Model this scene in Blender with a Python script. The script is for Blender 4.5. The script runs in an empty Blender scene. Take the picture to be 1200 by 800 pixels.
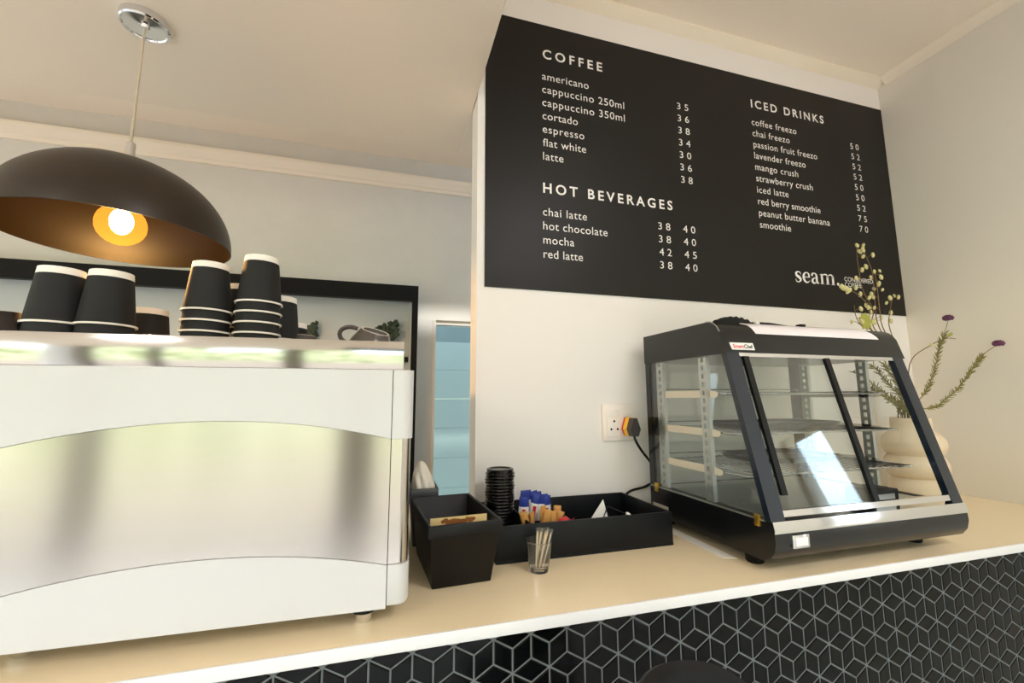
import bpy, bmesh, math, random
from mathutils import Vector, Matrix
random.seed(7)
SC = bpy.context.scene
COL = SC.collection
R = math.radians
PI = math.pi

# ------------------------------------------------------------------ camera
cam = bpy.data.cameras.new('camera')
cam.sensor_width = 36.0
cam.lens = 506.64 / 1200 * 36.0
cam.clip_start = 0.02
camo = bpy.data.objects.new('camera', cam)
COL.objects.link(camo)
yw, pt, rl = 0.28451, 0.13069, 0.00327            # turned right, looking up, a little rolled
mrot = Matrix.Rotation(-yw, 3, 'Z') @ Matrix.Rotation(PI / 2 + pt, 3, 'X') @ Matrix.Rotation(-rl, 3, 'Z')
camo.matrix_world = Matrix.Translation((0, 0, 1.405)) @ mrot.to_4x4()
SC.camera = camo

# ------------------------------------------------------------------ exposure, world, lights
SC.view_settings.view_transform = 'Standard'
SC.view_settings.look = 'None'
SC.view_settings.gamma = 1.0
SC.view_settings.use_curve_mapping = False
SC.view_settings.exposure = 1.72
SC.cycles.use_denoising = True
SC.cycles.max_bounces = 10
SC.cycles.diffuse_bounces = 6
SC.cycles.transparent_max_bounces = 16
SC.cycles.sample_clamp_indirect = 8.0


def make_world():
    w = bpy.data.worlds.new('daylight')
    SC.world = w
    w.use_nodes = True
    nt = w.node_tree
    nt.nodes.clear()
    N = nt.nodes.new
    out = N('ShaderNodeOutputWorld')
    bg = N('ShaderNodeBackground')
    tc = N('ShaderNodeTexCoord')
    sep = N('ShaderNodeSeparateXYZ')
    nt.links.new(tc.outputs['Generated'], sep.inputs[0])
    ramp = N('ShaderNodeValToRGB')                 # sky by height
    e = ramp.color_ramp.elements
    e[0].position = 0.0; e[0].color = (0.24, 0.22, 0.20, 1)
    e[1].position = 1.0; e[1].color = (0.42, 0.62, 1.0, 1)
    for p, c in ((0.47, (0.24, 0.22, 0.20, 1)), (0.50, (0.40, 0.50, 0.60, 1)), (0.58, (0.80, 0.98, 1.15, 1)), (0.78, (0.62, 0.82, 1.08, 1))):
        n = e.new(p); n.color = c
    ma = N('ShaderNodeMath'); ma.operation = 'MULTIPLY_ADD'
    ma.inputs[1].default_value = 0.5; ma.inputs[2].default_value = 0.5
    nt.links.new(sep.outputs['Z'], ma.inputs[0])
    nt.links.new(ma.outputs[0], ramp.inputs[0])
    # band of trees and hedges around the horizon
    no = N('ShaderNodeTexNoise'); no.inputs['Scale'].default_value = 5.0; no.inputs['Detail'].default_value = 6.0
    nt.links.new(tc.outputs['Generated'], no.inputs['Vector'])
    edge = N('ShaderNodeMath'); edge.operation = 'MULTIPLY_ADD'       # z - 0.9*(noise-.5)
    edge.inputs[1].default_value = -0.9
    nt.links.new(no.outputs['Fac'], edge.inputs[0])
    nt.links.new(sep.outputs['Z'], edge.inputs[2])
    tr = N('ShaderNodeMapRange')
    tr.inputs['From Min'].default_value = -0.30; tr.inputs['From Max'].default_value = -0.14
    tr.inputs['To Min'].default_value = 1.0; tr.inputs['To Max'].default_value = 0.0
    nt.links.new(edge.outputs[0], tr.inputs['Value'])
    low = N('ShaderNodeMapRange')
    low.inputs['From Min'].default_value = -0.16; low.inputs['From Max'].default_value = -0.08
    nt.links.new(sep.outputs['Z'], low.inputs['Value'])
    mul = N('ShaderNodeMath'); mul.operation = 'MULTIPLY'
    nt.links.new(tr.outputs[0], mul.inputs[0]); nt.links.new(low.outputs[0], mul.inputs[1])
    side = N('ShaderNodeMapRange')                 # open sky, no trees, to the right of the room
    side.inputs['From Min'].default_value = 0.35; side.inputs['From Max'].default_value = 0.6
    side.inputs['To Min'].default_value = 1.0; side.inputs['To Max'].default_value = 0.0
    nt.links.new(sep.outputs['X'], side.inputs['Value'])
    mul2 = N('ShaderNodeMath'); mul2.operation = 'MULTIPLY'
    nt.links.new(mul.outputs[0], mul2.inputs[0]); nt.links.new(side.outputs[0], mul2.inputs[1])
    n2 = N('ShaderNodeTexNoise'); n2.inputs['Scale'].default_value = 22.0; n2.inputs['Detail'].default_value = 8.0
    nt.links.new(tc.outputs['Generated'], n2.inputs['Vector'])
    gr = N('ShaderNodeValToRGB')
    g = gr.color_ramp.elements
    g[0].position = 0.36; g[0].color = (0.10, 0.14, 0.05, 1)
    g[1].position = 0.62; g[1].color = (0.41, 0.44, 0.32, 1)
    nt.links.new(n2.outputs['Fac'], gr.inputs[0])
    mix = N('ShaderNodeMix'); mix.data_type = 'RGBA'
    nt.links.new(mul2.outputs[0], mix.inputs['Factor'])
    nt.links.new(ramp.outputs[0], mix.inputs['A']); nt.links.new(gr.outputs[0], mix.inputs['B'])
    nt.links.new(mix.outputs['Result'], bg.inputs['Color'])
    bg.inputs['Strength'].default_value = 2.2
    nt.links.new(bg.outputs[0], out.inputs['Surface'])


make_world()
sun = bpy.data.lights.new('sun', 'SUN')
sun.energy = 1.2
sun.angle = R(3)
sun.color = (1.0, .97, .94)
suno = bpy.data.objects.new('sun', sun)
COL.objects.link(suno)
suno.rotation_euler = (R(42), 0, R(8))             # high and behind the camera; falls on the floor inside the window front

# ------------------------------------------------------------------ materials


def lin(r, g, b):
    def f(c):
        c /= 255.0
        return c / 12.92 if c <= 0.04045 else ((c + 0.055) / 1.055) ** 2.4
    return (f(r), f(g), f(b), 1.0)


def mat(name, col, rough=0.5, metal=0.0, spec=0.5, bump=0.0, bscale=200.0, var=0.0, vscale=6.0, coat=0.0, emit=None, estr=0.0, stretch=None, aniso=0.0, sss=0.0):
    m = bpy.data.materials.new(name)
    m.use_nodes = True
    nt = m.node_tree
    b = nt.nodes['Principled BSDF']
    b.inputs['Base Color'].default_value = col
    b.inputs['Roughness'].default_value = rough
    b.inputs['Metallic'].default_value = metal
    b.inputs['Specular IOR Level'].default_value = spec
    b.inputs['Coat Weight'].default_value = coat
    b.inputs['Coat Roughness'].default_value = 0.08
    if emit:
        b.inputs['Emission Color'].default_value = emit
        b.inputs['Emission Strength'].default_value = estr
    tc = nt.nodes.new('ShaderNodeTexCoord')
    vec = tc.outputs['Object']
    if stretch:
        mp = nt.nodes.new('ShaderNodeMapping')
        mp.inputs['Scale'].default_value = stretch
        nt.links.new(vec, mp.inputs['Vector'])
        vec = mp.outputs['Vector']
    if var:
        no = nt.nodes.new('ShaderNodeTexNoise')
        no.inputs['Scale'].default_value = vscale
        no.inputs['Detail'].default_value = 5.0
        nt.links.new(vec, no.inputs['Vector'])
        mr = nt.nodes.new('ShaderNodeMapRange')
        mr.inputs['To Min'].default_value = 1.0 - var
        mr.inputs['To Max'].default_value = 1.0 + var
        nt.links.new(no.outputs['Fac'], mr.inputs['Value'])
        hs = nt.nodes.new('ShaderNodeHueSaturation')
        hs.inputs['Color'].default_value = col
        nt.links.new(mr.outputs['Result'], hs.inputs['Value'])
        nt.links.new(hs.outputs['Color'], b.inputs['Base Color'])
    if bump:
        no = nt.nodes.new('ShaderNodeTexNoise')
        no.inputs['Scale'].default_value = bscale
        no.inputs['Detail'].default_value = 4.0
        nt.links.new(vec, no.inputs['Vector'])
        bp = nt.nodes.new('ShaderNodeBump')
        bp.inputs['Strength'].default_value = bump
        bp.inputs['Distance'].default_value = 0.002
        nt.links.new(no.outputs['Fac'], bp.inputs['Height'])
        nt.links.new(bp.outputs['Normal'], b.inputs['Normal'])
    if aniso:
        b.inputs['Anisotropic'].default_value = aniso
        tg = nt.nodes.new('ShaderNodeCombineXYZ')      # reflections smear upright, across the brushing
        tg.inputs[2].default_value = 1.0
        nt.links.new(tg.outputs[0], b.inputs['Tangent'])
    return m


def glass_mat(name, tint=(1, 1, 1, 1), refl=1.0, rough=0.0):
    """Thin sheet glass: clear with a mirror sheen that grows at grazing angles."""
    m = bpy.data.materials.new(name)
    m.use_nodes = True
    nt = m.node_tree
    nt.nodes.clear()
    out = nt.nodes.new('ShaderNodeOutputMaterial')
    mx = nt.nodes.new('ShaderNodeMixShader')
    t = nt.nodes.new('ShaderNodeBsdfTransparent'); t.inputs[0].default_value = tint
    g = nt.nodes.new('ShaderNodeBsdfGlossy'); g.inputs['Roughness'].default_value = rough
    lw = nt.nodes.new('ShaderNodeLayerWeight')
    pw = nt.nodes.new('ShaderNodeMath'); pw.operation = 'POWER'; pw.inputs[1].default_value = 5.0
    nt.links.new(lw.outputs['Facing'], pw.inputs[0])
    mu = nt.nodes.new('ShaderNodeMath'); mu.operation = 'MULTIPLY_ADD'; mu.inputs[1].default_value = 0.9 * refl; mu.inputs[2].default_value = 0.045 * refl
    mu.use_clamp = True
    nt.links.new(pw.outputs[0], mu.inputs[0])
    nt.links.new(mu.outputs[0], mx.inputs[0])
    nt.links.new(t.outputs[0], mx.inputs[1]); nt.links.new(g.outputs[0], mx.inputs[2])
    nt.links.new(mx.outputs[0], out.inputs['Surface'])
    return m


M = {}
M['wall'] = mat('white_wall_paint', lin(238, 233, 229), 0.6, bump=0.05, bscale=60)
M['wall_side'] = mat('pale_grey_wall_paint', lin(222, 216, 203), 0.65, bump=0.05, bscale=60)
M['alcove'] = mat('rough_grey_plaster', lin(216, 212, 202), 0.8, bump=0.5, bscale=28, var=0.06, vscale=9)
M['ceil'] = mat('ceiling_paint', lin(245, 232, 214), 0.7)
M['cornice'] = mat('cornice_plaster', lin(240, 228, 208), 0.6)
M['floor'] = mat('warm_tile_floor', lin(206, 198, 188), 0.4, var=0.05)
M['pillar'] = mat('brown_pillar_paint', lin(92, 78, 62), 0.6)
M['frame_black'] = mat('black_frame_paint', lin(6, 5, 5), 0.5, spec=.2)
M['back_panel'] = mat('pale_shelf_back', lin(186, 192, 193), 0.6)
M['siding'] = mat('pale_wall_cladding', lin(170, 186, 178), 0.9, spec=.1)
M['siding_grey'] = mat('grey_blue_wall_cladding', lin(130, 146, 143), 0.9, spec=.1)
M['board'] = mat('menu_board_vinyl', lin(20, 17, 16), 0.42, spec=0.3)
M['letter'] = mat('white_lettering', lin(240, 236, 232), 0.6)
M['stone'] = mat('cream_stone_top', lin(240, 220, 182), 0.22, spec=0.4, var=0.015, vscale=40)
M['stone_edge'] = mat('white_stone_edge', lin(226, 224, 224), 0.35)
M['tile'] = mat('glossy_black_tile', lin(6, 7, 8), 0.16, spec=0.16, var=0.3, vscale=30)
M['grout'] = mat('grey_grout', lin(104, 108, 108), 0.7)
M['enamel'] = mat('white_enamel', lin(203, 201, 200), 0.28, spec=0.5, coat=0.3)
M['steel'] = mat('brushed_steel', lin(196, 188, 180), 0.17, 1.0, var=.03, vscale=300, stretch=(0.02, 1, 1), aniso=0.8)
M['steel_strip'] = mat('polished_steel_strip', lin(196, 192, 186), 0.12, 1.0, var=.02, vscale=200, stretch=(0.02, 1, 1), aniso=0.3)
M['chrome'] = mat('chrome', lin(225, 225, 228), 0.08, 1.0)
M['seam'] = mat('dark_seam', lin(40, 36, 34), 0.6)
M['black_plastic'] = mat('black_plastic', lin(9, 9, 9), 0.45, spec=.25)
M['black_gloss'] = mat('gloss_black_plastic', lin(14, 14, 14), 0.18)
M['bin'] = mat('black_bin_plastic', lin(15, 13, 12), 0.45, spec=0.25, var=0.2, vscale=12)
M['tray'] = mat('black_powder_coat', lin(14, 16, 19), 0.5, spec=0.25)
M['cup_black'] = mat('matt_black_card', lin(20, 20, 20), 0.75)
M['cup_white'] = mat('white_card', lin(245, 238, 228), 0.6)
M['ceramic'] = mat('grey_brown_ceramic', lin(84, 76, 72), 0.25)
M['ceramic_foot'] = mat('unglazed_foot', lin(225, 215, 205), 0.7)
M['dark_ceramic'] = mat('dark_ceramic', lin(32, 26, 24), 0.3)
M['warm_black'] = mat('satin_black_metal', lin(13, 15, 18), 0.22, spec=0.5)
M['warm_frame'] = mat('black_frame_sky_tint', lin(17, 28, 42), 0.2, spec=0.6)  # black posts with the blue of the reflected sky mixed into the colour
M['perf'] = mat('galvanised_steel', lin(190, 192, 190), 0.35, 0.9)
M['wire'] = mat('chrome_wire', lin(200, 202, 205), 0.18, 1.0)
M['bracket'] = mat('pale_bracket', lin(222, 214, 200), 0.45)
M['acrylic'] = mat('white_acrylic', lin(240, 232, 236), 0.12, spec=0.5)
M['brass'] = mat('brass', lin(200, 160, 70), 0.3, 1.0)
M['glass'] = glass_mat('cabinet_glass', (0.96, 0.975, 0.97, 1), 1.3)
M['wglass'] = glass_mat('window_glass', (0.97, 0.98, 0.98, 1), 1.0)
M['tumbler'] = mat('tumbler_glass', (1, 1, 1, 1), 0.0)
M['tumbler'].node_tree.nodes['Principled BSDF'].inputs['Transmission Weight'].default_value = 1.0
M['tumbler'].node_tree.nodes['Principled BSDF'].inputs['IOR'].default_value = 1.45
M['wood'] = mat('pale_birch', lin(240, 218, 184), 0.6)
M['wrap'] = glass_mat('clear_wrap', (0.93, 0.92, 0.90, 1), 2.5, 0.15)
M['blue_paper'] = mat('blue_paper', lin(36, 54, 140), 0.5)
M['white_paper'] = mat('white_paper', lin(238, 234, 228), 0.6)
M['red_paper'] = mat('red_paper', lin(200, 34, 44), 0.4)
M['brown_paper'] = mat('brown_kraft_paper', lin(196, 142, 72), 0.6, var=0.2, vscale=60)
M['stained'] = mat('cream_card', lin(232, 205, 140), 0.6)
M['stain'] = mat('coffee_stain', lin(138, 84, 30), 0.6, var=.45, vscale=90)
M['cloth'] = mat('white_cloth', lin(226, 220, 208), 0.8, bump=0.4, bscale=60)
M['pot_grey'] = mat('dark_grey_box', lin(70, 70, 74), 0.4)
M['shade'] = mat('smoked_bronze_shade', lin(44, 33, 22), 0.38, spec=0.4)

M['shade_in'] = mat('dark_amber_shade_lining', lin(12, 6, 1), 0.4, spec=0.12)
M['cord'] = mat('cloth_cord', lin(205, 190, 168), 0.8)
M['vase'] = mat('cream_stoneware', lin(228, 208, 180), 0.6, bump=0.1, bscale=150)
M['stem'] = mat('dry_stem', lin(116, 92, 60), 0.7)
M['stem_green'] = mat('pale_green_stem', lin(138, 130, 82), 0.7)
M['needle'] = mat('needle_leaves', lin(126, 118, 58), 0.7, var=0.25, vscale=40)
M['bud'] = mat('pale_yellow_bud', lin(206, 198, 142), 0.7, var=0.1, vscale=80)
M['leaf'] = mat('yellow_green_leaf', lin(160, 158, 66), 0.6)
M['purple'] = mat('purple_petals', lin(112, 64, 96), 0.8, var=0.2, vscale=90)
M['succ'] = mat('dark_green_leaf', lin(34, 50, 26), 0.5)
M['soil'] = mat('dark_pot', lin(60, 52, 46), 0.7)
M['socket'] = mat('white_socket_plastic', lin(240, 232, 226), 0.3)
M['hole'] = mat('dark_hole', lin(12, 10, 10), 0.9)
M['yellow'] = mat('yellow_plastic', lin(232, 190, 40), 0.4)
M['plug'] = mat('grey_black_plug', lin(48, 42, 46), 0.45)
M['logo_red'] = mat('red_print', lin(214, 30, 64), 0.5)
M['logo_dark'] = mat('dark_print', lin(40, 34, 52), 0.5)
M['label_grey'] = mat('pale_label', lin(176, 170, 158), 0.6)
M['bake'] = mat('dark_baking_metal', lin(56, 60, 60), 0.35, 0.6)
M['fill_diffuser'] = mat('fill_light_diffuser', (.9, .9, .9, 1), .5, emit=(.98, .97, 1.0, 1), estr=11.0)
M['fill_diffuser_dim'] = mat('dim_fill_light_diffuser', (.9, .9, .9, 1), .5, emit=(1.0, .95, .90, 1), estr=1.2)
M['bulb'] = mat('glowing_filament_core', (1, 0.8, 0.5, 1), 0.4, emit=(1.0, 0.78, 0.40, 1), estr=30.0)


def globe_mat():
    m = bpy.data.materials.new('amber_globe_glass')
    m.use_nodes = True
    nt = m.node_tree
    nt.nodes.clear()
    out = nt.nodes.new('ShaderNodeOutputMaterial')
    t = nt.nodes.new('ShaderNodeBsdfTransparent'); t.inputs[0].default_value = (1.0, 0.80, 0.45, 1)
    e = nt.nodes.new('ShaderNodeEmission'); e.inputs[0].default_value = (1.0, 0.33, 0.04, 1); e.inputs[1].default_value = 0.24
    a = nt.nodes.new('ShaderNodeAddShader')
    nt.links.new(t.outputs[0], a.inputs[0]); nt.links.new(e.outputs[0], a.inputs[1])
    nt.links.new(a.outputs[0], out.inputs['Surface'])
    return m


M['globe'] = globe_mat()

# ------------------------------------------------------------------ mesh helpers


class MB:
    def __init__(s):
        s.v = []; s.f = []; s.m = []

    def add(s, vs, fs, m=0):
        n = len(s.v)
        s.v += [tuple(v) for v in vs]
        s.f += [tuple(i + n for i in f) for f in fs]
        s.m += [m] * len(fs)
        return s

    def box(s, x0, y0, z0, x1, y1, z1, bev=0.0, seg=2, m=0, rot=None):
        bm = bmesh.new()
        bmesh.ops.create_cube(bm, size=1.0)
        c = Vector(((x0 + x1) / 2, (y0 + y1) / 2, (z0 + z1) / 2))
        for v in bm.verts:
            v.co = Vector((v.co.x * (x1 - x0), v.co.y * (y1 - y0), v.co.z * (z1 - z0)))
        if bev:
            bmesh.ops.bevel(bm, geom=bm.edges[:], offset=bev, segments=seg, profile=0.5, affect='EDGES')
        if rot is not None:
            bmesh.ops.rotate(bm, cent=(0, 0, 0), matrix=rot, verts=bm.verts)
        bm.verts.index_update()
        s.add([v.co + c for v in bm.verts], [[v.index for v in f.verts] for f in bm.faces], m)
        bm.free()
        return s

    def prism(s, prof, axis, a0, a1, m=0):
        """closed profile of 2D points, swept along an axis; for 'x' points are (y,z), 'y' (x,z), 'z' (x,y)"""
        def pt(p, a):
            return {'x': (a, p[0], p[1]), 'y': (p[0], a, p[1]), 'z': (p[0], p[1], a)}[axis]
        n = len(prof)
        vs = [pt(p, a0) for p in prof] + [pt(p, a1) for p in prof]
        fs = [tuple(range(n))[::-1], tuple(range(n, 2 * n))] + [(i, (i + 1) % n, n + (i + 1) % n, n + i) for i in range(n)]
        return s.add(vs, fs, m)

    def tube(s, pts, r, n=8, m=0, caps=True):
        pts = [Vector(p) for p in pts]
        rs = r if isinstance(r, (list, tuple)) else [r] * len(pts)
        vs = []; fs = []
        t0 = (pts[1] - pts[0]).normalized()
        up = Vector((0, 0, 1)) if abs(t0.z) < 0.9 else Vector((1, 0, 0))
        u = t0.cross(up).normalized()
        for i, p in enumerate(pts):
            if i == 0: t = pts[1] - pts[0]
            elif i == len(pts) - 1: t = pts[-1] - pts[-2]
            else: t = pts[i + 1] - pts[i - 1]
            t.normalize()
            u = (u - t * u.dot(t))
            if u.length < 1e-6: u = t.orthogonal()
            u.normalize()
            w = t.cross(u)
            for k in range(n):
                a = 2 * PI * k / n
                vs.append(p + (u * math.cos(a) + w * math.sin(a)) * rs[i])
        for i in range(len(pts) - 1):
            for k in range(n):
                fs.append((i * n + k, i * n + (k + 1) % n, (i + 1) * n + (k + 1) % n, (i + 1) * n + k))
        if caps:
            fs.append(tuple(range(n))[::-1])
            b = (len(pts) - 1) * n
            fs.append(tuple(range(b, b + n)))
        return s.add(vs, fs, m)

    def lathe(s, prof, c=(0, 0, 0), n=32, m=0, closed=False, mtx=None):
        """profile (r, z) turned about the vertical through c; r = 0 ends close"""
        vs = []; fs = []; idx = []
        for r, z in prof:
            if r < 1e-6:
                idx.append([len(vs)] * n); vs.append(Vector((0, 0, z)))
            else:
                idx.append(list(range(len(vs), len(vs) + n)))
                vs += [Vector((r * math.cos(2 * PI * k / n), r * math.sin(2 * PI * k / n), z)) for k in range(n)]
        rows = len(prof)
        for i in range(rows if closed else rows - 1):
            A = idx[i]; B = idx[(i + 1) % rows]
            for k in range(n):
                k2 = (k + 1) % n
                f = [A[k], A[k2], B[k2], B[k]]
                g = []
                for q in f:
                    if q not in g: g.append(q)
                if len(g) > 2: fs.append(tuple(g))
        if mtx is not None: vs = [mtx @ v for v in vs]
        c = Vector(c)
        return s.add([v + c for v in vs], fs, m)

    def ico(s, c, rad, sub=2, m=0, jit=0.0, mtx=None):
        bm = bmesh.new()
        bmesh.ops.create_icosphere(bm, subdivisions=sub, radius=1.0)
        c = Vector(c)
        rad = rad if isinstance(rad, (tuple, list)) else (rad,) * 3
        vs = []
        for v in bm.verts:
            k = 1 + random.uniform(-jit, jit)
            q = Vector((v.co.x * rad[0] * k, v.co.y * rad[1] * k, v.co.z * rad[2] * k))
            if mtx is not None: q = mtx @ q
            vs.append(q + c)
        bm.verts.index_update()
        s.add(vs, [[v.index for v in f.verts] for f in bm.faces], m)
        bm.free()
        return s

    def build(s, name, mats, parent=None, org=None, sharp=35, **tags):
        mats = mats if isinstance(mats, (list, tuple)) else [mats]
        if parent is not None:
            root = parent
            o0 = Vector(root['_org']) if '_org' in root else Vector((0, 0, 0))
        else:
            if org is None:
                lo = [min(v[i] for v in s.v) for i in range(3)]; hi = [max(v[i] for v in s.v) for i in range(3)]
                org = ((lo[0] + hi[0]) / 2, (lo[1] + hi[1]) / 2, lo[2])
            o0 = Vector(org)
        me = bpy.data.meshes.new(name)
        me.from_pydata([Vector(v) - o0 for v in s.v], [], s.f)
        for q in mats: me.materials.append(q)
        for p, k in zip(me.polygons, s.m):
            p.material_index = k
            p.use_smooth = True
        bm = bmesh.new(); bm.from_mesh(me)
        bmesh.ops.recalc_face_normals(bm, faces=bm.faces)
        bm.to_mesh(me); bm.free()
        me.set_sharp_from_angle(angle=R(sharp))
        me.update()
        ob = bpy.data.objects.new(name, me)
        COL.objects.link(ob)
        if parent is not None:
            ob.parent = parent
        else:
            ob.location = o0
        ob['_org'] = list(o0)
        settags(ob, **tags)
        return ob


def settags(o, label=None, cat=None, group=None, kind=None):
    if label: o['label'] = label
    if cat: o['category'] = cat
    if group: o['group'] = group
    if kind: o['kind'] = kind


def thing(name, label, cat, loc, group=None):
    o = bpy.data.objects.new(name, None)
    o.empty_display_size = 0.05
    COL.objects.link(o)
    o.location = loc
    o['_org'] = list(loc)
    settags(o, label, cat, group)
    return o


def struct(name, mb, mats, **k):
    return mb.build(name, mats, kind='structure', **k)


def dup(root, loc, label=None, group=None, rotz=0.0):
    r = root.copy(); COL.objects.link(r); r.location = loc; r.rotation_euler = (0, 0, rotz)
    if label: r['label'] = label
    if group: r['group'] = group
    for ch in list(root.children):
        c = ch.copy(); COL.objects.link(c); c.parent = r
        for g in ch.children:
            d = g.copy(); COL.objects.link(d); d.parent = c
    return r


def bez(pts, n=8):
    """smooth path through points (Catmull-Rom)"""
    P = [Vector(p) for p in pts]
    P = [P[0] * 2 - P[1]] + P + [P[-1] * 2 - P[-2]]
    out = []
    for i in range(1, len(P) - 2):
        for k in range(n):
            t = k / n
            a, b, c, d = P[i - 1], P[i], P[i + 1], P[i + 2]
            out.append(0.5 * ((2 * b) + (c - a) * t + (2 * a - 5 * b + 4 * c - d) * t * t + (3 * b - a - 3 * c + d) * t ** 3))
    out.append(P[-2])
    return out


# ------------------------------------------------------------------ the room
YW = 1.12          # menu wall
XR = 1.87          # right wall
YA = 2.10          # far wall of the space behind the counter
ZT = 1.08          # counter top
YF = -3.2          # window front behind the camera
XL = -4.2
struct('floor', MB().box(XL - .1, YF - .1, -.05, XR + .1, 2.7, 0), M['floor'])
struct('wall_back', MB().box(.228, YW, 0, XR, 1.20, 2.665), M['wall'])
mb = MB()          # right wall with a narrow window well forward of the counter
y0, y1, z0, z1 = -.24, 0.0, .9, 1.68
mb.box(XR, YF, 0, XR + .12, y0, 2.665); mb.box(XR, y1, 0, XR + .12, 1.2, 2.665)
mb.box(XR, y0, 0, XR + .12, y1, z0); mb.box(XR, y0, z1, XR + .12, y1, 2.665)
struct('wall_right', mb, M['wall_side'])
w = struct('window_1', MB().box(XR + .03, y0, z0, XR + .07, y0 + .02, z1).box(XR + .03, y1 - .02, z0, XR + .07, y1, z1)
           .box(XR + .03, y0, z0, XR + .07, y1, z0 + .02).box(XR + .03, y0, z1 - .02, XR + .07, y1, z1), M['cornice'])
MB().box(XR + .045, y0 + .02, z0 + .02, XR + .05, y1 - .02, z1 - .02).build('pane', M['wglass'], w)
mb = MB().box(XL - .1, YF, 0, XL, -2.6, 2.665).box(XL - .1, 1.0, 0, XL, 1.35, 2.665).box(XL - .1, 2.05, 0, XL, 2.7, 2.665)
mb.box(XL - .1, -2.6, 0, XL, 2.05, .3).box(XL - .1, -2.6, 2.3, XL, 2.05, 2.665)  # openings added to let daylight in onto the alcove wall
struct('wall_left', mb, M['wall'])
# window front behind the camera: piers between tall openings
mb = MB()
piers = [(-4.2, -4.0), (-2.85, -2.68), (-.60, -.36), (1.72, 1.87)]
for a, b in piers: mb.box(a, YF - .2, 0, b, YF, 2.665)
mb.box(XL, YF - .2, 2.45, XR, YF, 2.665)
mb.box(XL, YF - .2, 0, XR, YF, .08)
struct('wall_front', mb, M['pillar'])
k = 2
for (a0, a1), (b0, b1) in zip(piers, piers[1:]):
    f = MB()
    f.box(a1, YF - .12, .08, a1 + .04, YF - .07, 2.45); f.box(b0 - .04, YF - .12, .08, b0, YF - .07, 2.45)
    f.box(a1, YF - .12, .08, b0, YF - .07, .13); f.box(a1, YF - .12, 2.40, b0, YF - .07, 2.45)
    w = struct('window_%d' % k, f, M['frame_black'])
    MB().box(a1 + .04, YF - .10, .13, b0 - .04, YF - .095, 2.40).build('pane', M['wglass'], w)
    k += 1
# ceilings: a dropped part on the left, the higher one on the right, the one past the drop
struct('ceiling', MB().box(.226, YF, 2.665, XR + .1, 1.2, 2.75), M['ceil'])
struct('ceiling', MB().box(XL, YF, 2.262, .226, 1.42, 2.665, bev=.006), M['ceil'])
struct('ceiling', MB().box(XL, 1.42, 2.60, 1.3, YA, 2.68), M['ceil'])
# far wall with an opening for the narrow window
mb = MB()
mb.box(XL, YA, 0, .215, YA + .1, 2.6); mb.box(.62, YA, 0, 1.3, YA + .1, 2.6)
mb.box(.215, YA, 1.785, .62, YA + .1, 2.6); mb.box(.215, YA, 0, .62, YA + .1, .9)
struct('wall_alcove', mb, M['alcove'])
struct('wall_side', MB().box(1.2, 1.2, 0, 1.3, YA, 2.6), M['alcove'])
w = struct('window_5', MB().box(.215, YA - .006, .9, .228, YA + .06, 1.785).box(.228, YA + .01, 1.765, .62, YA + .06, 1.785)
           .box(.228, YA + .01, .9, .62, YA + .06, .92), M['alcove'])
MB().box(.228, YA + .03, .92, .62, YA + .034, 1.765).build('pane', M['wglass'], w)
# cladding of the neighbouring wall seen through that window
mb = MB()
for i in range(9):
    z = .2 + i * .172
    mb.box(-.4, 2.62, z, 1.6, 2.66, z + .1708)
mb.box(-.4, 2.62, .2 + 9 * .172, 1.6, 2.66, 2.6, m=1)
struct('wall_outside', mb, [M['siding'], M['siding_grey']])
# cornice of the far wall, thin coves of the high ceiling
pr = [(YA, 2.436), (YA - .008, 2.436), (YA - .010, 2.450), (YA - .018, 2.456), (YA - .020, 2.466), (YA - .034, 2.480), (YA - .036, 2.488), (YA - .036, 2.500), (YA, 2.500)]
struct('trim_1', MB().prism(pr, 'x', XL, 1.2), M['cornice'])
struct('trim_2', MB().prism([(YW, 2.635), (YW - .008, 2.637), (YW - .03, 2.659), (YW - .03, 2.665), (YW, 2.665)], 'x', .23, XR), M['cornice'])
struct('trim_3', MB().prism([(XR, 2.635), (XR - .008, 2.637), (XR - .03, 2.659), (XR - .03, 2.665), (XR, 2.665)], 'y', YF, YW - .03), M['cornice'])

# added ceiling fill lights, all unseen: behind the camera and behind the counter
for x, y, z, q, dm, lab in ((.95, -.75, 2.6645, .26, 'fill_diffuser', 'added round white fill light over the right of the room, out of the picture'),
                            (-1.5, -.9, 2.2615, .26, 'fill_diffuser', 'added round white fill light under the dropped ceiling, out of the picture'),
                            (-1.35, 1.60, 2.5995, .12, 'fill_diffuser_dim', 'small added fill light far left behind the counter, above the dropped ceiling'),
                            (-.45, 1.60, 2.5995, .12, 'fill_diffuser_dim', 'small added fill light behind the counter next to the menu wall')):
    cl = thing('ceiling_fill_light', lab, 'lamp', (x, y, z))
    MB().lathe([(0, z), (q, z), (q, z - .030), (q - .015, z - .034), (q - .02, z - .030), (q - .02, z - .012), (0, z - .012)], (x, y, 0), 40).build('housing', M['cup_white'], cl)
    MB().lathe([(0, z - .0265), (q - .022, z - .0265), (q - .022, z - .029), (0, z - .031)], (x, y, 0), 40).build('fill_diffuser', M[dm], cl)

# ------------------------------------------------------------------ counter with faceted tiles
ct = thing('service_counter', 'long service counter with cream stone top and black faceted tiles', 'counter', (.6, .9, 0))
YE = .655
MB().box(-1.2, YE + .004, 1.0625, .227, 1.205, ZT).box(.227, YE + .004, 1.0625, XR - .001, YW - .001, ZT).build('countertop', M['stone'], ct)
MB().box(-1.2, YE, 1.0625, XR - .001, YE + .004, ZT, bev=.0012).build('edge_band', M['stone_edge'], ct, label='white front edge of the counter top')
MB().box(-1.2, .69, 0, XR - .001, .75, 1.0625).build('carcass', M['frame_black'], ct)


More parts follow.
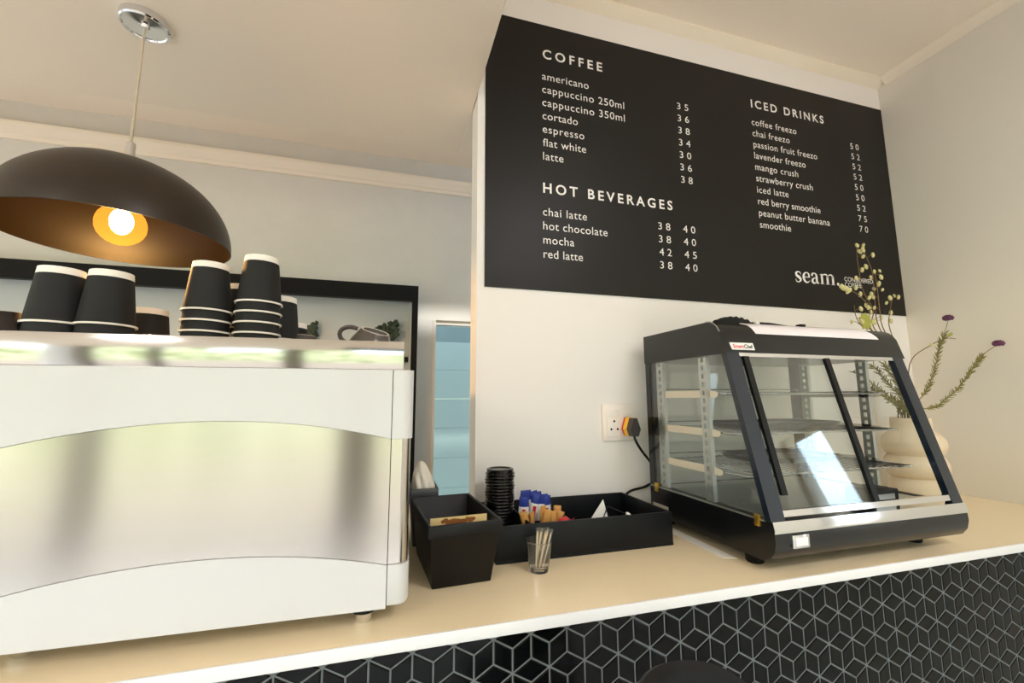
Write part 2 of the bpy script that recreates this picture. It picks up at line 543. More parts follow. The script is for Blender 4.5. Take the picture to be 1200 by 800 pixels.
def tiles():
    a = .0340; dx = math.sqrt(3) * a; dz = 1.5 * a
    S = {}
    x0, z0 = .4620, 1.0490
    y = .680
    mb = MB()
    mb.box(-.45, .6765, .45, XR - .002, .69, 1.0622, m=1)
    for j in range(-1, 11):
        for i in range(-17, 26):
            S[(i, j)] = (x0 + i * dx + (j % 2) * dx / 2, z0 - j * dz)
    g = .0013; h = .0014
    for (i, j), p in S.items():
        nb = [(i + 1, j)] + ([(i + 1, j + 1), (i, j + 1)] if j % 2 else [(i, j + 1), (i - 1, j + 1)])
        for q in nb:
            if q not in S: continue
            A = Vector(p); B = Vector(S[q])
            mid = (A + B) / 2
            d = (B - A).normalized(); n = Vector((-d.y, d.x))
            P = [A, mid - n * a / 2, B, mid + n * a / 2]
            if max(v.y for v in P) > 1.095 or min(v.y for v in P) < .5 or max(v.x for v in P) > XR - .004 or min(v.x for v in P) < -.44:
                continue
            # inset by the joint
            c = mid
            def inset(t):
                return [c + (v - c) * (1 - t / (a * .42)) for v in P]
            o = inset(g); u = inset(g + h)
            tx = random.uniform(-.012, .012); tz = random.uniform(-.012, .012)
            yb = .6765; yo = .6759; yt = .6750
            def Y(v, y): return (v.x, y + (v.x - c.x) * tx + (v.y - c.y) * tz, min(v.y, 1.0615))
            vs = [Y(v, yb) for v in o] + [Y(v, yo) for v in o] + [Y(v, yt) for v in u]
            fs = [(8, 9, 10, 11)]
            for k in range(4):
                k2 = (k + 1) % 4
                fs += [(k, k2, 4 + k2, 4 + k), (4 + k, 4 + k2, 8 + k2, 8 + k)]
            mb.add(vs, fs, 0)
    mb.build('tile_facing', [M['tile'], M['grout']], ct, sharp=10, label='black rhombus tiles with grey grout on the counter front')


tiles()

# ------------------------------------------------------------------ menu board
bd = MB().box(.2497, YW - .0042, 1.706, XR - .003, YW - .0004, 2.543).build('menu_board', M['board'], org=(1.06, YW, 1.706),
      label='large black menu board with white drink list on the white wall', cat='menu board')
YL = YW - .0048


def text_mesh(s, track=1.0, bold=0.0):
    cu = bpy.data.curves.new('t', 'FONT')
    cu.body = s; cu.size = 1.0; cu.space_character = track; cu.offset = bold; cu.extrude = 0.0; cu.resolution_u = 4
    o = bpy.data.objects.new('t', cu); COL.objects.link(o)
    dg = bpy.context.evaluated_depsgraph_get()
    me = bpy.data.meshes.new_from_object(o.evaluated_get(dg))
    vs = [v.co.copy() for v in me.vertices]; fs = [tuple(p.vertices) for p in me.polygons]
    bpy.data.objects.remove(o); bpy.data.curves.remove(cu); bpy.data.meshes.remove(me)
    return vs, fs


H1 = {}


def unit_h(ch, bold):
    if (ch, bold) not in H1:
        vs, _ = text_mesh(ch, 1.0, bold)
        H1[(ch, bold)] = max(v.y for v in vs) - min(v.y for v in vs)
    return H1[(ch, bold)]


def line_text(mb, s, x0, x1, z, hgt, bold=0.0, ref='l', axis='y', at=YL, m=0, right=False):
    """one line of lettering from x0 to x1 with reference letter height hgt; tracking is solved so that the line fits"""
    k = hgt / unit_h(ref, bold)
    w = []
    for t in (1.0, 1.4):
        vs, _ = text_mesh(s, t, bold); w.append(max(v.x for v in vs) - min(v.x for v in vs))
    want = (x1 - x0) / k
    sl = (w[1] - w[0]) / .4
    t = 1.0 + (want - w[0]) / sl if sl > 1e-6 else 1.0
    kx = 1.0
    if t < .85: kx = want / (w[0] + (.85 - 1) * sl); t = .85
    if t > 1.6: kx = want / (w[0] + .6 * sl); t = 1.6
    vs, fs = text_mesh(s, t, bold)
    mn = min(v.x for v in vs)
    mb.add([(x0 + (v.x - mn) * k * kx, at, z + v.y * k) for v in vs], [f[::-1] for f in fs], m)


def rows(z0, n, dz): return [z0 - i * dz for i in range(n)]


DZ = .04245
mb = MB(); line_text(mb, 'COFFEE', .4262, .627, 2.4295, .0310, .02, 'E'); mb.build('heading', M['letter'], bd)
mb = MB(); line_text(mb, 'HOT BEVERAGES', .422, .861, 1.998, .0310, .02, 'E'); mb.build('heading', M['letter'], bd)
mb = MB(); line_text(mb, 'ICED DRINKS', 1.2113, 1.5505, 2.4248, .0310, .02, 'E'); mb.build('heading', M['letter'], bd)
def item(s, x0, x1, z, name, ref):
    mb = MB(); line_text(mb, s, x0, x1, z, .0238 if ref == 'l' else .0235, 0, ref); mb.build(name, M['letter'], bd)


for s, x1, z in zip(['americano', 'cappuccino 250ml', 'cappuccino 350ml', 'cortado', 'espresso', 'flat white', 'latte'],
                    [.5777, .7005, .701, .5376, .5581, .5629, .4878], rows(2.358, 7, .0430)):
    item(s, .4232, x1, z, 'menu_item', 'l')
for s, z in zip(['35', '36', '38', '34', '30', '36', '38'], rows(2.356, 7, .0432)):
    item(s, .9000, .9445, z, 'price', '3')
for s, x1, z in zip(['chai latte', 'hot chocolate', 'mocha', 'red latte'], [.5598, .6266, .5168, .5433], rows(1.928, 4, .0421)):
    item(s, .4206, x1, z, 'menu_item', 'l')
for a, b, z in zip(['38', '38', '42', '38'], ['40', '40', '45', '40'], rows(1.9285, 4, .0421)):
    item(a, .8050, .8490, z, 'price', '3'); item(b, .8965, .9425, z, 'price', '3')
for s, x1, z in zip(['coffee freezo', 'chai freezo', 'passion fruit freezo', 'lavender freezo', 'mango crush', 'strawberry crush', 'iced latte',
                     'red berry smoothie', 'peanut butter banana', 'smoothie'],
                    [1.4107, 1.3746, 1.5, 1.4394, 1.4, 1.4629, 1.3464, 1.4892, 1.5288, 1.3436], rows(2.3565, 10, .04195)):
    item(s, 1.2080, x1, z, 'menu_item', 'l')
for s, z in zip(['50', '52', '52', '52', '50', '50', '52', '75', '70'], rows(2.3448, 9, .04125)):
    item(s, 1.6745, 1.7180, z, 'price', '5')
mb = MB()
line_text(mb, 'CONSIDERED', 1.5710, 1.7120, 1.8185, .0160, .004, 'E'); line_text(mb, 'COFFEE', 1.5705, 1.6520, 1.7985, .0160, .004, 'E')
mb.build('tagline', M['letter'], bd)


def logo():
    """heavy old-style lettering of the logo: strokes that swell and thin"""
    mb = MB()

    def stroke(pts, ws, ox):
        P = bez([(x, y, w) for (x, y), w in zip(pts, ws)], 8)
        L = []; Rr = []
        for i, p in enumerate(P):
            a = P[max(0, i - 1)]; b = P[min(len(P) - 1, i + 1)]
            d = Vector((b.x - a.x, b.y - a.y))
            d = d.normalized() if d.length > 1e-9 else Vector((1, 0))
            n = Vector((-d.y, d.x)) * p.z / 2
            L.append((p.x + n.x, p.y + n.y)); Rr.append((p.x - n.x, p.y - n.y))
        k = .0375; x0 = 1.3415; z0 = 1.7995
        sx = .0385
        vs = [(x0 + (ox + x) * sx, YL, z0 + y * k) for x, y in L + Rr]
        n = len(L)
        mb.add(vs, [(i, i + 1, n + i + 1, n + i) for i in range(n - 1)])

    stroke([(.70, .70), (.66, .90), (.42, .98), (.18, .84), (.24, .62), (.50, .46), (.66, .24), (.46, .03), (.18, .06), (.08, .32)],
           [.03, .10, .10, .20, .25, .28, .22, .10, .10, .03], 0)
    ox = .90
    stroke([(.14, .54), (.45, .54), (.80, .54)], [.08, .08, .08], ox)
    stroke([(.78, .52), (.72, .86), (.46, .98), (.20, .80), (.12, .48), (.24, .16), (.52, .03), (.84, .22)], [.20, .16, .08, .20, .26, .22, .12, .04], ox)
    ox = 1.92
    stroke([(.10, .72), (.16, .90), (.38, .98), (.60, .86), (.64, .60), (.64, .25), (.72, .06), (.92, .10)], [.22, .16, .09, .18, .24, .24, .16, .05], ox)
    stroke([(.64, .56), (.36, .50), (.14, .34), (.14, .12), (.32, .02), (.62, .18)], [.08, .10, .22, .24, .14, .06], ox)
    ox = 3.00
    for x in (.20, .86, 1.52):
        stroke([(x, .0), (x, .5), (x, .86 if x > .5 else .98)], [.25, .25, .25], ox)
        stroke([(x - .22, .03), (x, .03), (x + .22, .03)], [.06, .06, .06], ox)
    stroke([(-.02, .90), (.10, .93), (.20, .95)], [.06, .07, .10], ox)
    for x in (.20, .86):
        stroke([(x, .70), (x + .18, .90), (x + .42, .97), (x + .60, .88), (x + .66, .70)], [.06, .09, .13, .20, .24], ox)
    ox = 4.96
    ring = [(.16 + .15 * math.cos(2 * PI * i / 16), .13 + .15 * math.sin(2 * PI * i / 16)) for i in range(16)]
    mb.add([(1.3415 + (ox + x) * .0385, YL, 1.7995 + y * .0375) for x, y in ring], [tuple(range(16))])
    mb.build('logo', M['letter'], bd)


logo()

# ------------------------------------------------------------------ black framed wall shelf behind the counter
ws = thing('wall_shelf', 'black framed wall shelf unit behind the coffee machine', 'shelf', (-.6, YA, 1.5))
x0, x1, zt = -1.9, .134, 1.923
mb = MB()
mb.box(x0, 2.0, zt - .072, x1, 2.03, zt); mb.box(x1 - .026, 2.0, .95, x1, 2.03, zt - .072)
mb.box(x0, 2.0, .95, x0 + .026, 2.03, zt - .072)
mb.build('frame', M['frame_black'], ws)
MB().box(x0 + .02, 2.03, zt - .03, x1 - .02, YA - .001, zt - .012).box(x1 - .035, 2.03, .95, x1 - .02, YA - .001, zt - .03).build('side_lining', M['back_panel'], ws)
MB().box(x0 + .02, YA - .012, .95, x1 - .035, YA - .001, zt - .03).build('back_panel', M['back_panel'], ws)
MB().box(x0 + .026, 2.03, 1.575, x1 - .036, YA - .013, 1.595).build('shelf_board', M['frame_black'], ws)


def succulent(x, w, h, label):
    t = thing('potted_succulent', label, 'plant', (x, 2.058, 1.595), 'succulents on the wall shelf')
    MB().lathe([(0, 1.596), (.020, 1.596), (.026, 1.66), (.024, 1.662), (.022, 1.65), (0, 1.65)], (x, 2.058, 0), 20).build('pot', M['soil'], t)
    mb = MB()
    n = int(w / .005)
    for i in range(n * 3):
        f = random.uniform(-1, 1)
        px = x + f * w / 2
        top = 1.655 + (h) * random.uniform(.35, 1.0) * (.75 + .25 * f)
        base = Vector((x + f * .018, 2.058 + random.uniform(-.01, .01), 1.65))
        tip = Vector((px, 2.058 + random.uniform(-.02, .016), top))
        mb.tube([base, base.lerp(tip, .5) + Vector((0, 0, .008)), tip], [.002, .002, .0016], 5)
        for q in (1.0, .8, .6):
            p = base.lerp(tip, q)
            mb.ico(p, (random.uniform(.007, .012), .005, random.uniform(.008, .014)), 1, mtx=Matrix.Rotation(random.uniform(-.9, .9), 3, 'Y'))
    mb.build('leaves', M['succ'], t)


succulent(-.345, .095, .086, 'small dark succulent between the cup stacks and the grey cups')
succulent(-.018, .135, .112, 'larger dark succulent behind the tilted grey cup near the shelf corner')

# ------------------------------------------------------------------ coffee machine (its back towards us)
MROT = R(-1.6)
cm = thing('coffee_machine', 'large white espresso machine with a curved brushed steel band', 'coffee machine', (-.225, .95, ZT))
XC = -.225; XS = .0110; XE = .0430; YM = .690
XSL = 2 * XC - XS - .035; XEL = 2 * XC - XE - .035
ZB, ZTOP = 1.1058, 1.4490


def arc(x, z0, drop): return z0 - drop * ((x - XC) / .235) ** 2


def up(x): return arc(x, 1.3745, .0300)
def lo(x): return arc(x, 1.1938, .0285)


xs = [XC + (XS - XC) * (i / 24) for i in range(-28, 25) if XC + (XS - XC) * (i / 24) > XSL]
xs = [XSL] + xs


def panel(f0, f1, y, th):
    prof = [(x, f0(x)) for x in xs] + [(x, f1(x)) for x in xs[::-1]]
    return MB().prism(prof, 'y', y, y + th)


panel(lambda x: up(x) + .0006, lambda x: ZTOP, YM, .02).build('upper_panel', M['enamel'], cm)
panel(lambda x: ZB, lambda x: lo(x) - .0006, YM, .02).build('lower_panel', M['enamel'], cm)
panel(lambda x: lo(x), lambda x: up(x), YM + .0015, .018).build('steel_band', M['steel'], cm, label='brushed steel band with curved edges')
MB().box(XEL + .004, YM + .019, ZB + .002, XE - .004, 1.17, ZTOP - .001).build('body', M['enamel'], cm)


def corner(sx, z0, z1, inset, name, m, lab=None, zround=0.0):
    r = .016
    xe = XE - inset; y0 = YM + inset
    pts = [(XS + .0012, y0)] + [(xe - r + r * math.sin(t), y0 + r - r * math.cos(t)) for t in [PI / 2 * i / 8 for i in range(9)]] + [(xe, 1.17), (XS + .0012, 1.17)]
    if sx < 0: pts = [(XSL + XS - x, y) for x, y in pts]
    mb = MB()
    n = len(pts)
    lev = [(z0, 1.0)] if not zround else [(z0, zround), (z0 + zround * .3, zround * .3), (z0 + zround, 0.0)]
    if not zround: lev = [(z0, 0.0)]
    lev.append((z1, 0.0))
    vs = []
    for z, ins in lev:
        for x, y in pts:
            cx = XSL if sx < 0 else XS
            vs.append((x - sx * ins * (abs(x - cx) / (XE - XS)), y + ins * (1 if y < .8 else 0), z))
    fs = [tuple(range(n))[::-1], tuple(range((len(lev) - 1) * n, len(lev) * n))]
    for l in range(len(lev) - 1):
        for i in range(n):
            i2 = (i + 1) % n
            fs.append((l * n + i, l * n + i2, (l + 1) * n + i2, (l + 1) * n + i))
    mb.add(vs, fs)
    mb.build(name, m, cm, label=lab)


for sx in (1, -1):
    xq = XS if sx > 0 else XSL
    corner(sx, up(xq) + .0004, ZTOP, 0, 'corner_panel', M['enamel'])
    corner(sx, ZB + .001, lo(xq) - .0004, 0, 'corner_panel', M['enamel'], None, .007)
    corner(sx, lo(xq), up(xq), .0022, 'corner_panel', M['steel'], 'brushed steel corner panel')
MB().box(XS - .0004, YM + .003, ZB + .002, XS + .0014, YM + .03, ZTOP - .002).build('panel_joint', M['seam'], cm)
MB().box(XSL - .0014, YM + .003, ZB + .002, XSL + .0004, YM + .03, ZTOP - .002).build('panel_joint', M['seam'], cm)
# cup tray with its steel lip
xl = 2 * XC - .0268 - .035
mb = MB()
mb.box(xl, YM + .004, ZTOP, .0268, YM + .0065, 1.4936, bev=.0008)
mb.build('tray_lip', M['steel_strip'], cm, label='polished steel lip around the cup tray')
mb = MB().box(.0243, YM + .0065, ZTOP, .0268, 1.155, 1.4936).box(xl, YM + .0065, ZTOP, xl + .0025, 1.155, 1.4936).box(xl, 1.155, ZTOP, .0268, 1.1575, 1.4936)
mb.build('tray_side', M['steel_strip'], cm)
MB().box(xl + .003, YM + .007, ZTOP, .0238, 1.154, 1.4835).build('cup_tray', M['steel_strip'], cm)
for x, y in ((-.020, .722), (-.436, .742), (-.020, 1.12), (-.436, 1.12)):
    f = MB().lathe([(0, 1.0802), (.010, 1.0802), (.0130, 1.084), (.0140, 1.094), (0, 1.094)], (x, y, 0), 24)
    f.lathe([(0, 1.0942), (.0165, 1.0942), (.0165, 1.108), (0, 1.108)], (x, y, 0), 24, m=1)
    f.build('foot', [M['chrome'], M['black_plastic']], cm, label='chrome levelling foot with a black collar')

# ------------------------------------------------------------------ paper cups, upside down in nested stacks
ZC = 1.4837; DC = .0195


def make_cup(label, group):
    t = thing('paper_cup', label, 'cup', (0, 0, 0), group)
    rb = lambda z: .0382 - .0098 * z / .0915
    MB().lathe([(rb(.003), .003), (rb(.0800), .0800), (rb(.0800) - .0016, .0800), (rb(.003) - .0016, .003)], n=36, closed=True).build('sleeve', M['cup_black'], t)
    MB().lathe([(.0400 + .0016 * math.cos(a), .0018 + .0016 * math.sin(a)) for a in [2 * PI * i / 10 for i in range(10)]] if False else
               [(.0376, .0004), (.0396, .0002), (.0404, .0018), (.0398, .0034), (.0378, .0036), (.0372, .0020)], n=36, closed=True).build('rim', M['cup_white'], t)
    MB().lathe([(rb(.0802), .0802), (rb(.0915), .0915), (rb(.0915) - .002, .0915), (rb(.085) - .0022, .084), (0, .084), (0, .083), (rb(.0802) - .002, .0802)], n=36, closed=True).build('base_band', M['cup_white'], t, label='white base of the cup')
    return t


first = None
stacks = [
    # x, y, levels drawn, label bits
    (-.510, .860, [1, 2], 'leftmost stack of black cups on the machine', 'left'),
    (-.4435, .860, [1, 2], 'black cup stack second from the left', 'second'),
    (-.318, .905, [0, 1, 2, 3, 4], 'shorter of the two tall black cup stacks', 'short tall'),
    (-.2345, .905, [0, 1, 2, 3, 4, 5], 'tallest stack of black cups', 'tallest'),
]
names = {
    'left': ['lower black cup of the leftmost inverted pair on the machine', 'topmost black cup of the leftmost inverted pair, white base up'],
    'second': ['lower black cup of the inverted pair second from left', 'topmost black cup of the inverted pair second from left'],
    'short tall': ['lowest black cup of the left tall stack', 'second lowest black cup of the left tall stack', 'middle black cup of the left tall stack',
                   'second from top black cup of the left tall stack', 'topmost black cup of the left tall stack, white base up'],
    'tallest': ['lowest black cup of the tallest stack', 'second lowest black cup of the tallest stack', 'third lowest black cup of the tallest stack',
                'third from top black cup of the tallest stack', 'second from top black cup of the tallest stack', 'topmost black cup of the tallest stack, highest of all cups'],
}


def put_cup(x, y, z, label):
    global first
    if first is None:
        first = make_cup(label, 'black paper cups on the coffee machine')
        first.location = (x, y, z)
        return first
    return dup(first, (x, y, z), label, rotz=random.uniform(0, 6))


for x, y, lv, _d, key in stacks:
    base = ZC if lv[0] == 0 else ZC
    for n_, l in enumerate(lv):
        zz = ZC + l * DC
        put_cup(x, y, zz, names[key][n_])
# the cups under the two left pairs
put_cup(-.510, .860, ZC, 'black cup at the bottom of the leftmost stack, mostly hidden by the steel lip')
put_cup(-.4435, .860, ZC, 'black cup at the bottom of the stack second from left, behind the steel lip')
put_cup(-.437, .975, ZC, 'single short black cup behind the two left pairs')
put_cup(-.2140, .985, ZC, 'lowest cup of the stack half hidden behind the tallest stack')
put_cup(-.2140, .985, ZC + DC, 'second lowest cup of the stack half hidden behind the tallest stack')
put_cup(-.2140, .985, ZC + 2 * DC, 'topmost cup of the stack half hidden behind the tallest stack')
put_cup(-.2870, .985, ZC, 'lowest cup of the stack in the gap behind the two tall stacks')
put_cup(-.2870, .985, ZC + DC, 'second lowest cup of the stack in the gap behind the two tall stacks')
put_cup(-.2870, .985, ZC + 2 * DC, 'second from top cup of the stack in the gap behind the two tall stacks')
put_cup(-.2870, .985, ZC + 3 * DC, 'topmost cup in the gap behind the two tall stacks')
put_cup(-.2060, 1.075, ZC, 'single cup at the back, right of the cup stacks')


def ceramic_cup(name, c, h, rm, rf, tiltx, tilty, matk, label, handle=None):
    """cup lying mouth down; c is the centre of its foot"""
    t = thing(name, label, 'cup', c, 'ceramic cups on the coffee machine')
    mx = Matrix.Rotation(tilty, 3, 'Y') @ Matrix.Rotation(tiltx, 3, 'X')
    pr = [(0, -.003), (rf - .004, -.003), (rf - .003, 0), (rf, 0), (rf + .002, -.003), ]
    for i in range(1, 11):
        q = i / 10
        pr.append((rf + (rm - rf) * math.sin(q * PI / 2) ** .9, -.003 - (h - .003) * q))
    pr += [(rm - .003, -h)]
    for i in range(9, 0, -1):
        q = i / 10
        pr.append((rf - .003 + (rm - rf) * math.sin(q * PI / 2) ** .9, -.006 - (h - .003) * q * .97))
    pr.append((0, -.007))
    MB().lathe(pr, c, 36, mtx=mx).build('bowl', M[matk], t)
    MB().lathe([(rf - .0028, -.0015), (rf - .0022, .0006), (rf - .0006, .0006), (rf, -.0015)], c, 36, mtx=mx, closed=True).build('foot_ring', M['ceramic_foot'], t, label='pale unglazed foot ring')
    if handle is not None:
        pts = []
        for i in range(13):
            a = -.25 + (PI + .3) * i / 12
            v = Vector((rf + .012 + .024 * math.sin(a), 0, -h * .5 + .017 * math.cos(a)))
            v = Matrix.Rotation(handle, 3, 'Z') @ v
            pts.append(Vector(c) + mx @ v)
        MB().tube(pts, .0042, 10).build('handle', M[matk], t)
    return t


ceramic_cup('coffee_cup', (-.0215, .88, 1.5360), .043, .044, .027, R(18), R(15), 'ceramic', 'grey-brown cup lying tilted mouth down on the machine, handle to the left', handle=PI)
ceramic_cup('coffee_cup', (-.172, 1.0, 1.5375), .053, .042, .026, 0, 0, 'ceramic', 'grey cup mouth down behind the cup stacks, only its base showing')
ceramic_cup('coffee_cup', (-.572, .86, 1.5400), .0555, .050, .022, 0, 0, 'dark_ceramic', 'dark cup mouth down at the left end of the machine top')

# ------------------------------------------------------------------ pendant lamp
LX, LY = -.553, 1.082
lp = thing('pendant_lamp', 'smoked dome pendant lamp with glowing amber bulb hanging from the ceiling', 'lamp', (LX, LY, 1.742))
MB().lathe([(0, 2.2615), (.047, 2.2615), (.047, 2.246), (.044, 2.2435), (.042, 2.2435), (.040, 2.247), (.010, 2.2485), (.007, 2.242), (0, 2.242)], (LX, LY, 0), 40).build('ceiling_rose', M['chrome'], lp, label='chrome ceiling rose')
MB().tube([(LX, LY, 2.243), (LX, LY, 2.1), (LX, LY, 1.955)], .0028, 10).build('cord', M['cord'], lp)
MB().lathe([(0, 1.962), (.0085, 1.962), (.0095, 1.958), (.0095, 1.912), (0, 1.912)], (LX, LY, 0), 20).build('cord_grip', M['chrome'], lp, label='steel cord grip')
prof = []
RL, HL = .200, .172
for i in range(0, 25):
    a = PI / 2 * i / 24
    prof.append((RL * math.cos(a) if i < 24 else 0, 1.742 + HL * math.sin(a)))
inn = [(max(r - .0022, 0), z - .0022 if z > 1.75 else z) for r, z in prof][::-1]
MB().lathe(prof, (LX, LY, 0), 72).lathe([prof[0]] + inn[::-1], (LX, LY, 0), 72, m=1).build('lamp_shade', [M['shade'], M['shade_in']], lp, sharp=50)
MB().lathe([(0, 1.91), (.018, 1.91), (.020, 1.86), (.016, 1.83), (0, 1.83)], (LX, LY, 0), 20).build('socket', M['black_plastic'], lp)
bb = MB().ico((LX, LY, 1.775), .044, 3).build('bulb', M['globe'], lp, label='amber glass globe bulb')
MB().ico((LX, LY, 1.782), (.020, .020, .028), 3).build('filament', M['bulb'], bb, label='glowing filament')
ld = bpy.data.lights.new('bulb_light', 'POINT')
ld.energy = 4.5; ld.color = (1.0, .58, .24); ld.shadow_soft_size = .03
lo_ = bpy.data.objects.new('bulb_light', ld); COL.objects.link(lo_); lo_.parent = lp; lo_.location = (0, 0, 1.740 - 1.742)

# ------------------------------------------------------------------ knock-out bin
bn = thing('waste_bin', 'open black plastic bin with a stained cream liner beside the coffee machine', 'bin', (.14, .89, ZT))


def tapered(b, t, z0, z1, wall, lip):
    """open box: b, t = (x0,y0,x1,y1) at the base and at the top"""
    def ring(q, z, ins=0.0): return [(q[0] + ins, q[1] + ins, z), (q[2] - ins, q[1] + ins, z), (q[2] - ins, q[3] - ins, z), (q[0] + ins, q[3] - ins, z)]
    T = t
    rr = [ring(b, z0), ring(T, z1 - .022), ring(T, z1 - .022, -lip), ring(T, z1, -lip), ring(T, z1, wall * .4), ring(b, z0 + .006, wall)]
    vs = [v for r_ in rr for v in r_]
    fs = [(3, 2, 1, 0)]
    for l in range(len(rr) - 1):
        for i in range(4):
            i2 = (i + 1) % 4
            fs.append((l * 4 + i, l * 4 + i2, (l + 1) * 4 + i2, (l + 1) * 4 + i))
    e = (len(rr) - 1) * 4
    fs.append((e, e + 1, e + 2, e + 3))
    return vs, fs


def bevel_mb(vs, fs, off, seg=2):
    bm = bmesh.new()
    V = [bm.verts.new(v) for v in vs]
    for f in fs: bm.faces.new([V[i] for i in f])
    bmesh.ops.recalc_face_normals(bm, faces=bm.faces)
    bmesh.ops.bevel(bm, geom=bm.edges[:], offset=off, segments=seg, profile=.5, affect='EDGES', clamp_overlap=True)
    bm.verts.index_update()
    mb = MB().add([v.co.copy() for v in bm.verts], [[v.index for v in f.verts] for f in bm.faces])
    bm.free()
    return mb


vs, fs = tapered((.089, .800, .195, .985), (.081, .776, .203, 1.000), ZT + .0003, 1.192, .0025, .005)
bevel_mb(vs, fs, .0022).build('bin_body', M['bin'], bn)
# stained liner card standing inside near the front
mb = MB().box(.089, .8285, 1.092, .1955, .830, 1.1895, m=0)
for i in range(34):
    x = random.uniform(.112, .170); z = random.uniform(1.166, 1.1835)
    mb.lathe([(0, 0), (random.uniform(.004, .011), 0)], (0, 0, 0), 9, m=1, mtx=Matrix.Translation((x, .7995 - .00006 * i, z)).to_3x3() @ Matrix.Rotation(PI / 2, 3, 'X')) if False else \
        mb.add([(x + random.uniform(.006, .012) * math.cos(2 * PI * k / 9), .8284 - .00002 * i, z + random.uniform(.002, .006) * math.sin(2 * PI * k / 9)) for k in range(9)], [tuple(range(9))], 1)
mb.build('liner', [M['stained'], M['stain']], bn, label='cream liner card with coffee stains')

# grey box with a crumpled white cloth, between bin and machine
gb = MB()
vs, fs = tapered((.070, 1.03, .114, 1.10), (.064, 1.02, .123, 1.11), ZT + .0003, 1.205, .0025, .001)
gb = bevel_mb(vs, fs, .002)
gb.build('storage_box', M['pot_grey'], org=(.07, 1.07, ZT), label='dark grey box holding a white cloth behind the black bin', cat='box')


def cloth():
    bm = bmesh.new()
    bmesh.ops.create_icosphere(bm, subdivisions=4, radius=1.0)
    for v in bm.verts:
        q = v.co.copy()
        up_ = (q.z + 1) / 2
        s = 1.0 - .45 * max(0, q.z) ** 1.5
        n = math.sin(q.x * 9 + q.z * 4) * .09 + math.sin(q.y * 11 - q.z * 6) * .05 + math.sin((q.x + q.y) * 17) * .025
        v.co = Vector((.092 + (q.x * s * (.026) * (1 + n)) - .004 * q.z, 1.065 + q.y * s * .036 * (1 + n), 1.205 + q.z * .055 + .004 * n))
    bm.verts.index_update()
    MB().add([v.co.copy() for v in bm.verts], [[v.index for v in f.verts] for f in bm.faces]).build('cloth', M['cloth'],
        label='crumpled white cloth peeking out of the dark grey box', cat='cloth', sharp=60)
    bm.free()


cloth()

# ------------------------------------------------------------------ condiment tray
ty0, ty1, tx0, tx1, tz = .872, 1.088, .222, .628, 1.1515
tr = thing('condiment_tray', 'long black condiment tray along the white wall between bin and display cabinet', 'tray', (.425, .98, ZT))
vs, fs = [], []
mb = MB()
t_ = .006
mb.box(tx0, ty0, ZT + .0003, tx1, ty1, ZT + .006)
mb.box(tx0, ty0, ZT + .006, tx1, ty0 + t_, tz, bev=.001); mb.box(tx0, ty1 - t_, ZT + .006, tx1, ty1, tz, bev=.001)
mb.box(tx0, ty0 + t_, ZT + .006, tx0 + t_, ty1 - t_, tz, bev=.001); mb.box(tx1 - t_, ty0 + t_, ZT + .006, tx1, ty1 - t_, tz, bev=.001)
mb.build('tray_body', M['tray'], tr)
MB().box(.300, ty0 + t_, ZT + .006, .303, ty1 - t_, tz - .006).build('divider', M['tray'], tr)
MB().box(.392, ty0 + t_, ZT + .006, .395, ty1 - t_, tz - .006).build('divider', M['tray'], tr)

# cup lids in a tall stack
ZTR = ZT + .0062


def make_lid(label):
    m = MB().lathe([(.0345, .0), (.0352, .0012), (.0345, .0035), (.0318, .0040), (.0322, .0105), (.0305, .0125), (.026, .0125), (.0245, .0105), (0, .0100),
                    (0, .0090), (.0235, .0095), (.0250, .0112), (.0296, .0112), (.0308, .0100), (.0306, .0032), (.0335, .0)], n=32, closed=True)
    return m.build('cup_lid', M['black_gloss'], org=(0, 0, 0), label=label, cat='lid', group='black lids stacked in the condiment tray')


l0 = make_lid('black plastic cup lid somewhere in the tall stack in the tray')
NL = 21
for i in range(NL):
    loc = (.268 + .0010 * math.sin(i * 1.7) + .0001 * i, 1.030 + .0008 * math.cos(i * 2.1), ZTR + i * .00705)
    if i == 0:
        l0.location = loc
    else:
        o = l0.copy(); COL.objects.link(o); o.location = loc
        if i == NL - 1: o['label'] = 'topmost black cup lid of the tall stack in the tray'

# sugar sachets


def sachet(kind, label, w=.022, h=.078):
    mb = MB()
    nx, nz = 6, 14
    for sgn in (-1, 1):
        vs = []
        for j in range(nz + 1):
            for i in range(nx + 1):
                u = i / nx; v = j / nz
                puff = .0042 * math.sin(PI * u) ** .6 * math.sin(PI * v) ** .5
                vs.append(((u - .5) * w, sgn * (puff + .0002), v * h))
        fs = []; ms = []
        for j in range(nz):
            for i in range(nx):
                a = j * (nx + 1) + i
                f = (a, a + 1, a + nx + 2, a + nx + 1)
                mm = 0
                if kind == 'blue':
                    mm = 0 if j > 9 or j < 3 else 1
                    if 5 <= j <= 8 and 1 < i < 4: mm = 2
                mb.add([vs[q] for q in f], [(0, 1, 2, 3)], mm)
    if kind == 'blue': return mb.build('sugar_sachet', [M['blue_paper'], M['white_paper'], M['red_paper']], org=(0, 0, 0), label=label, cat='sachet', group='blue and white sugar sachets')
    return mb.build('sugar_sachet', M['brown_paper'], org=(0, 0, 0), label=label, cat='sachet', group='brown sugar sachets')


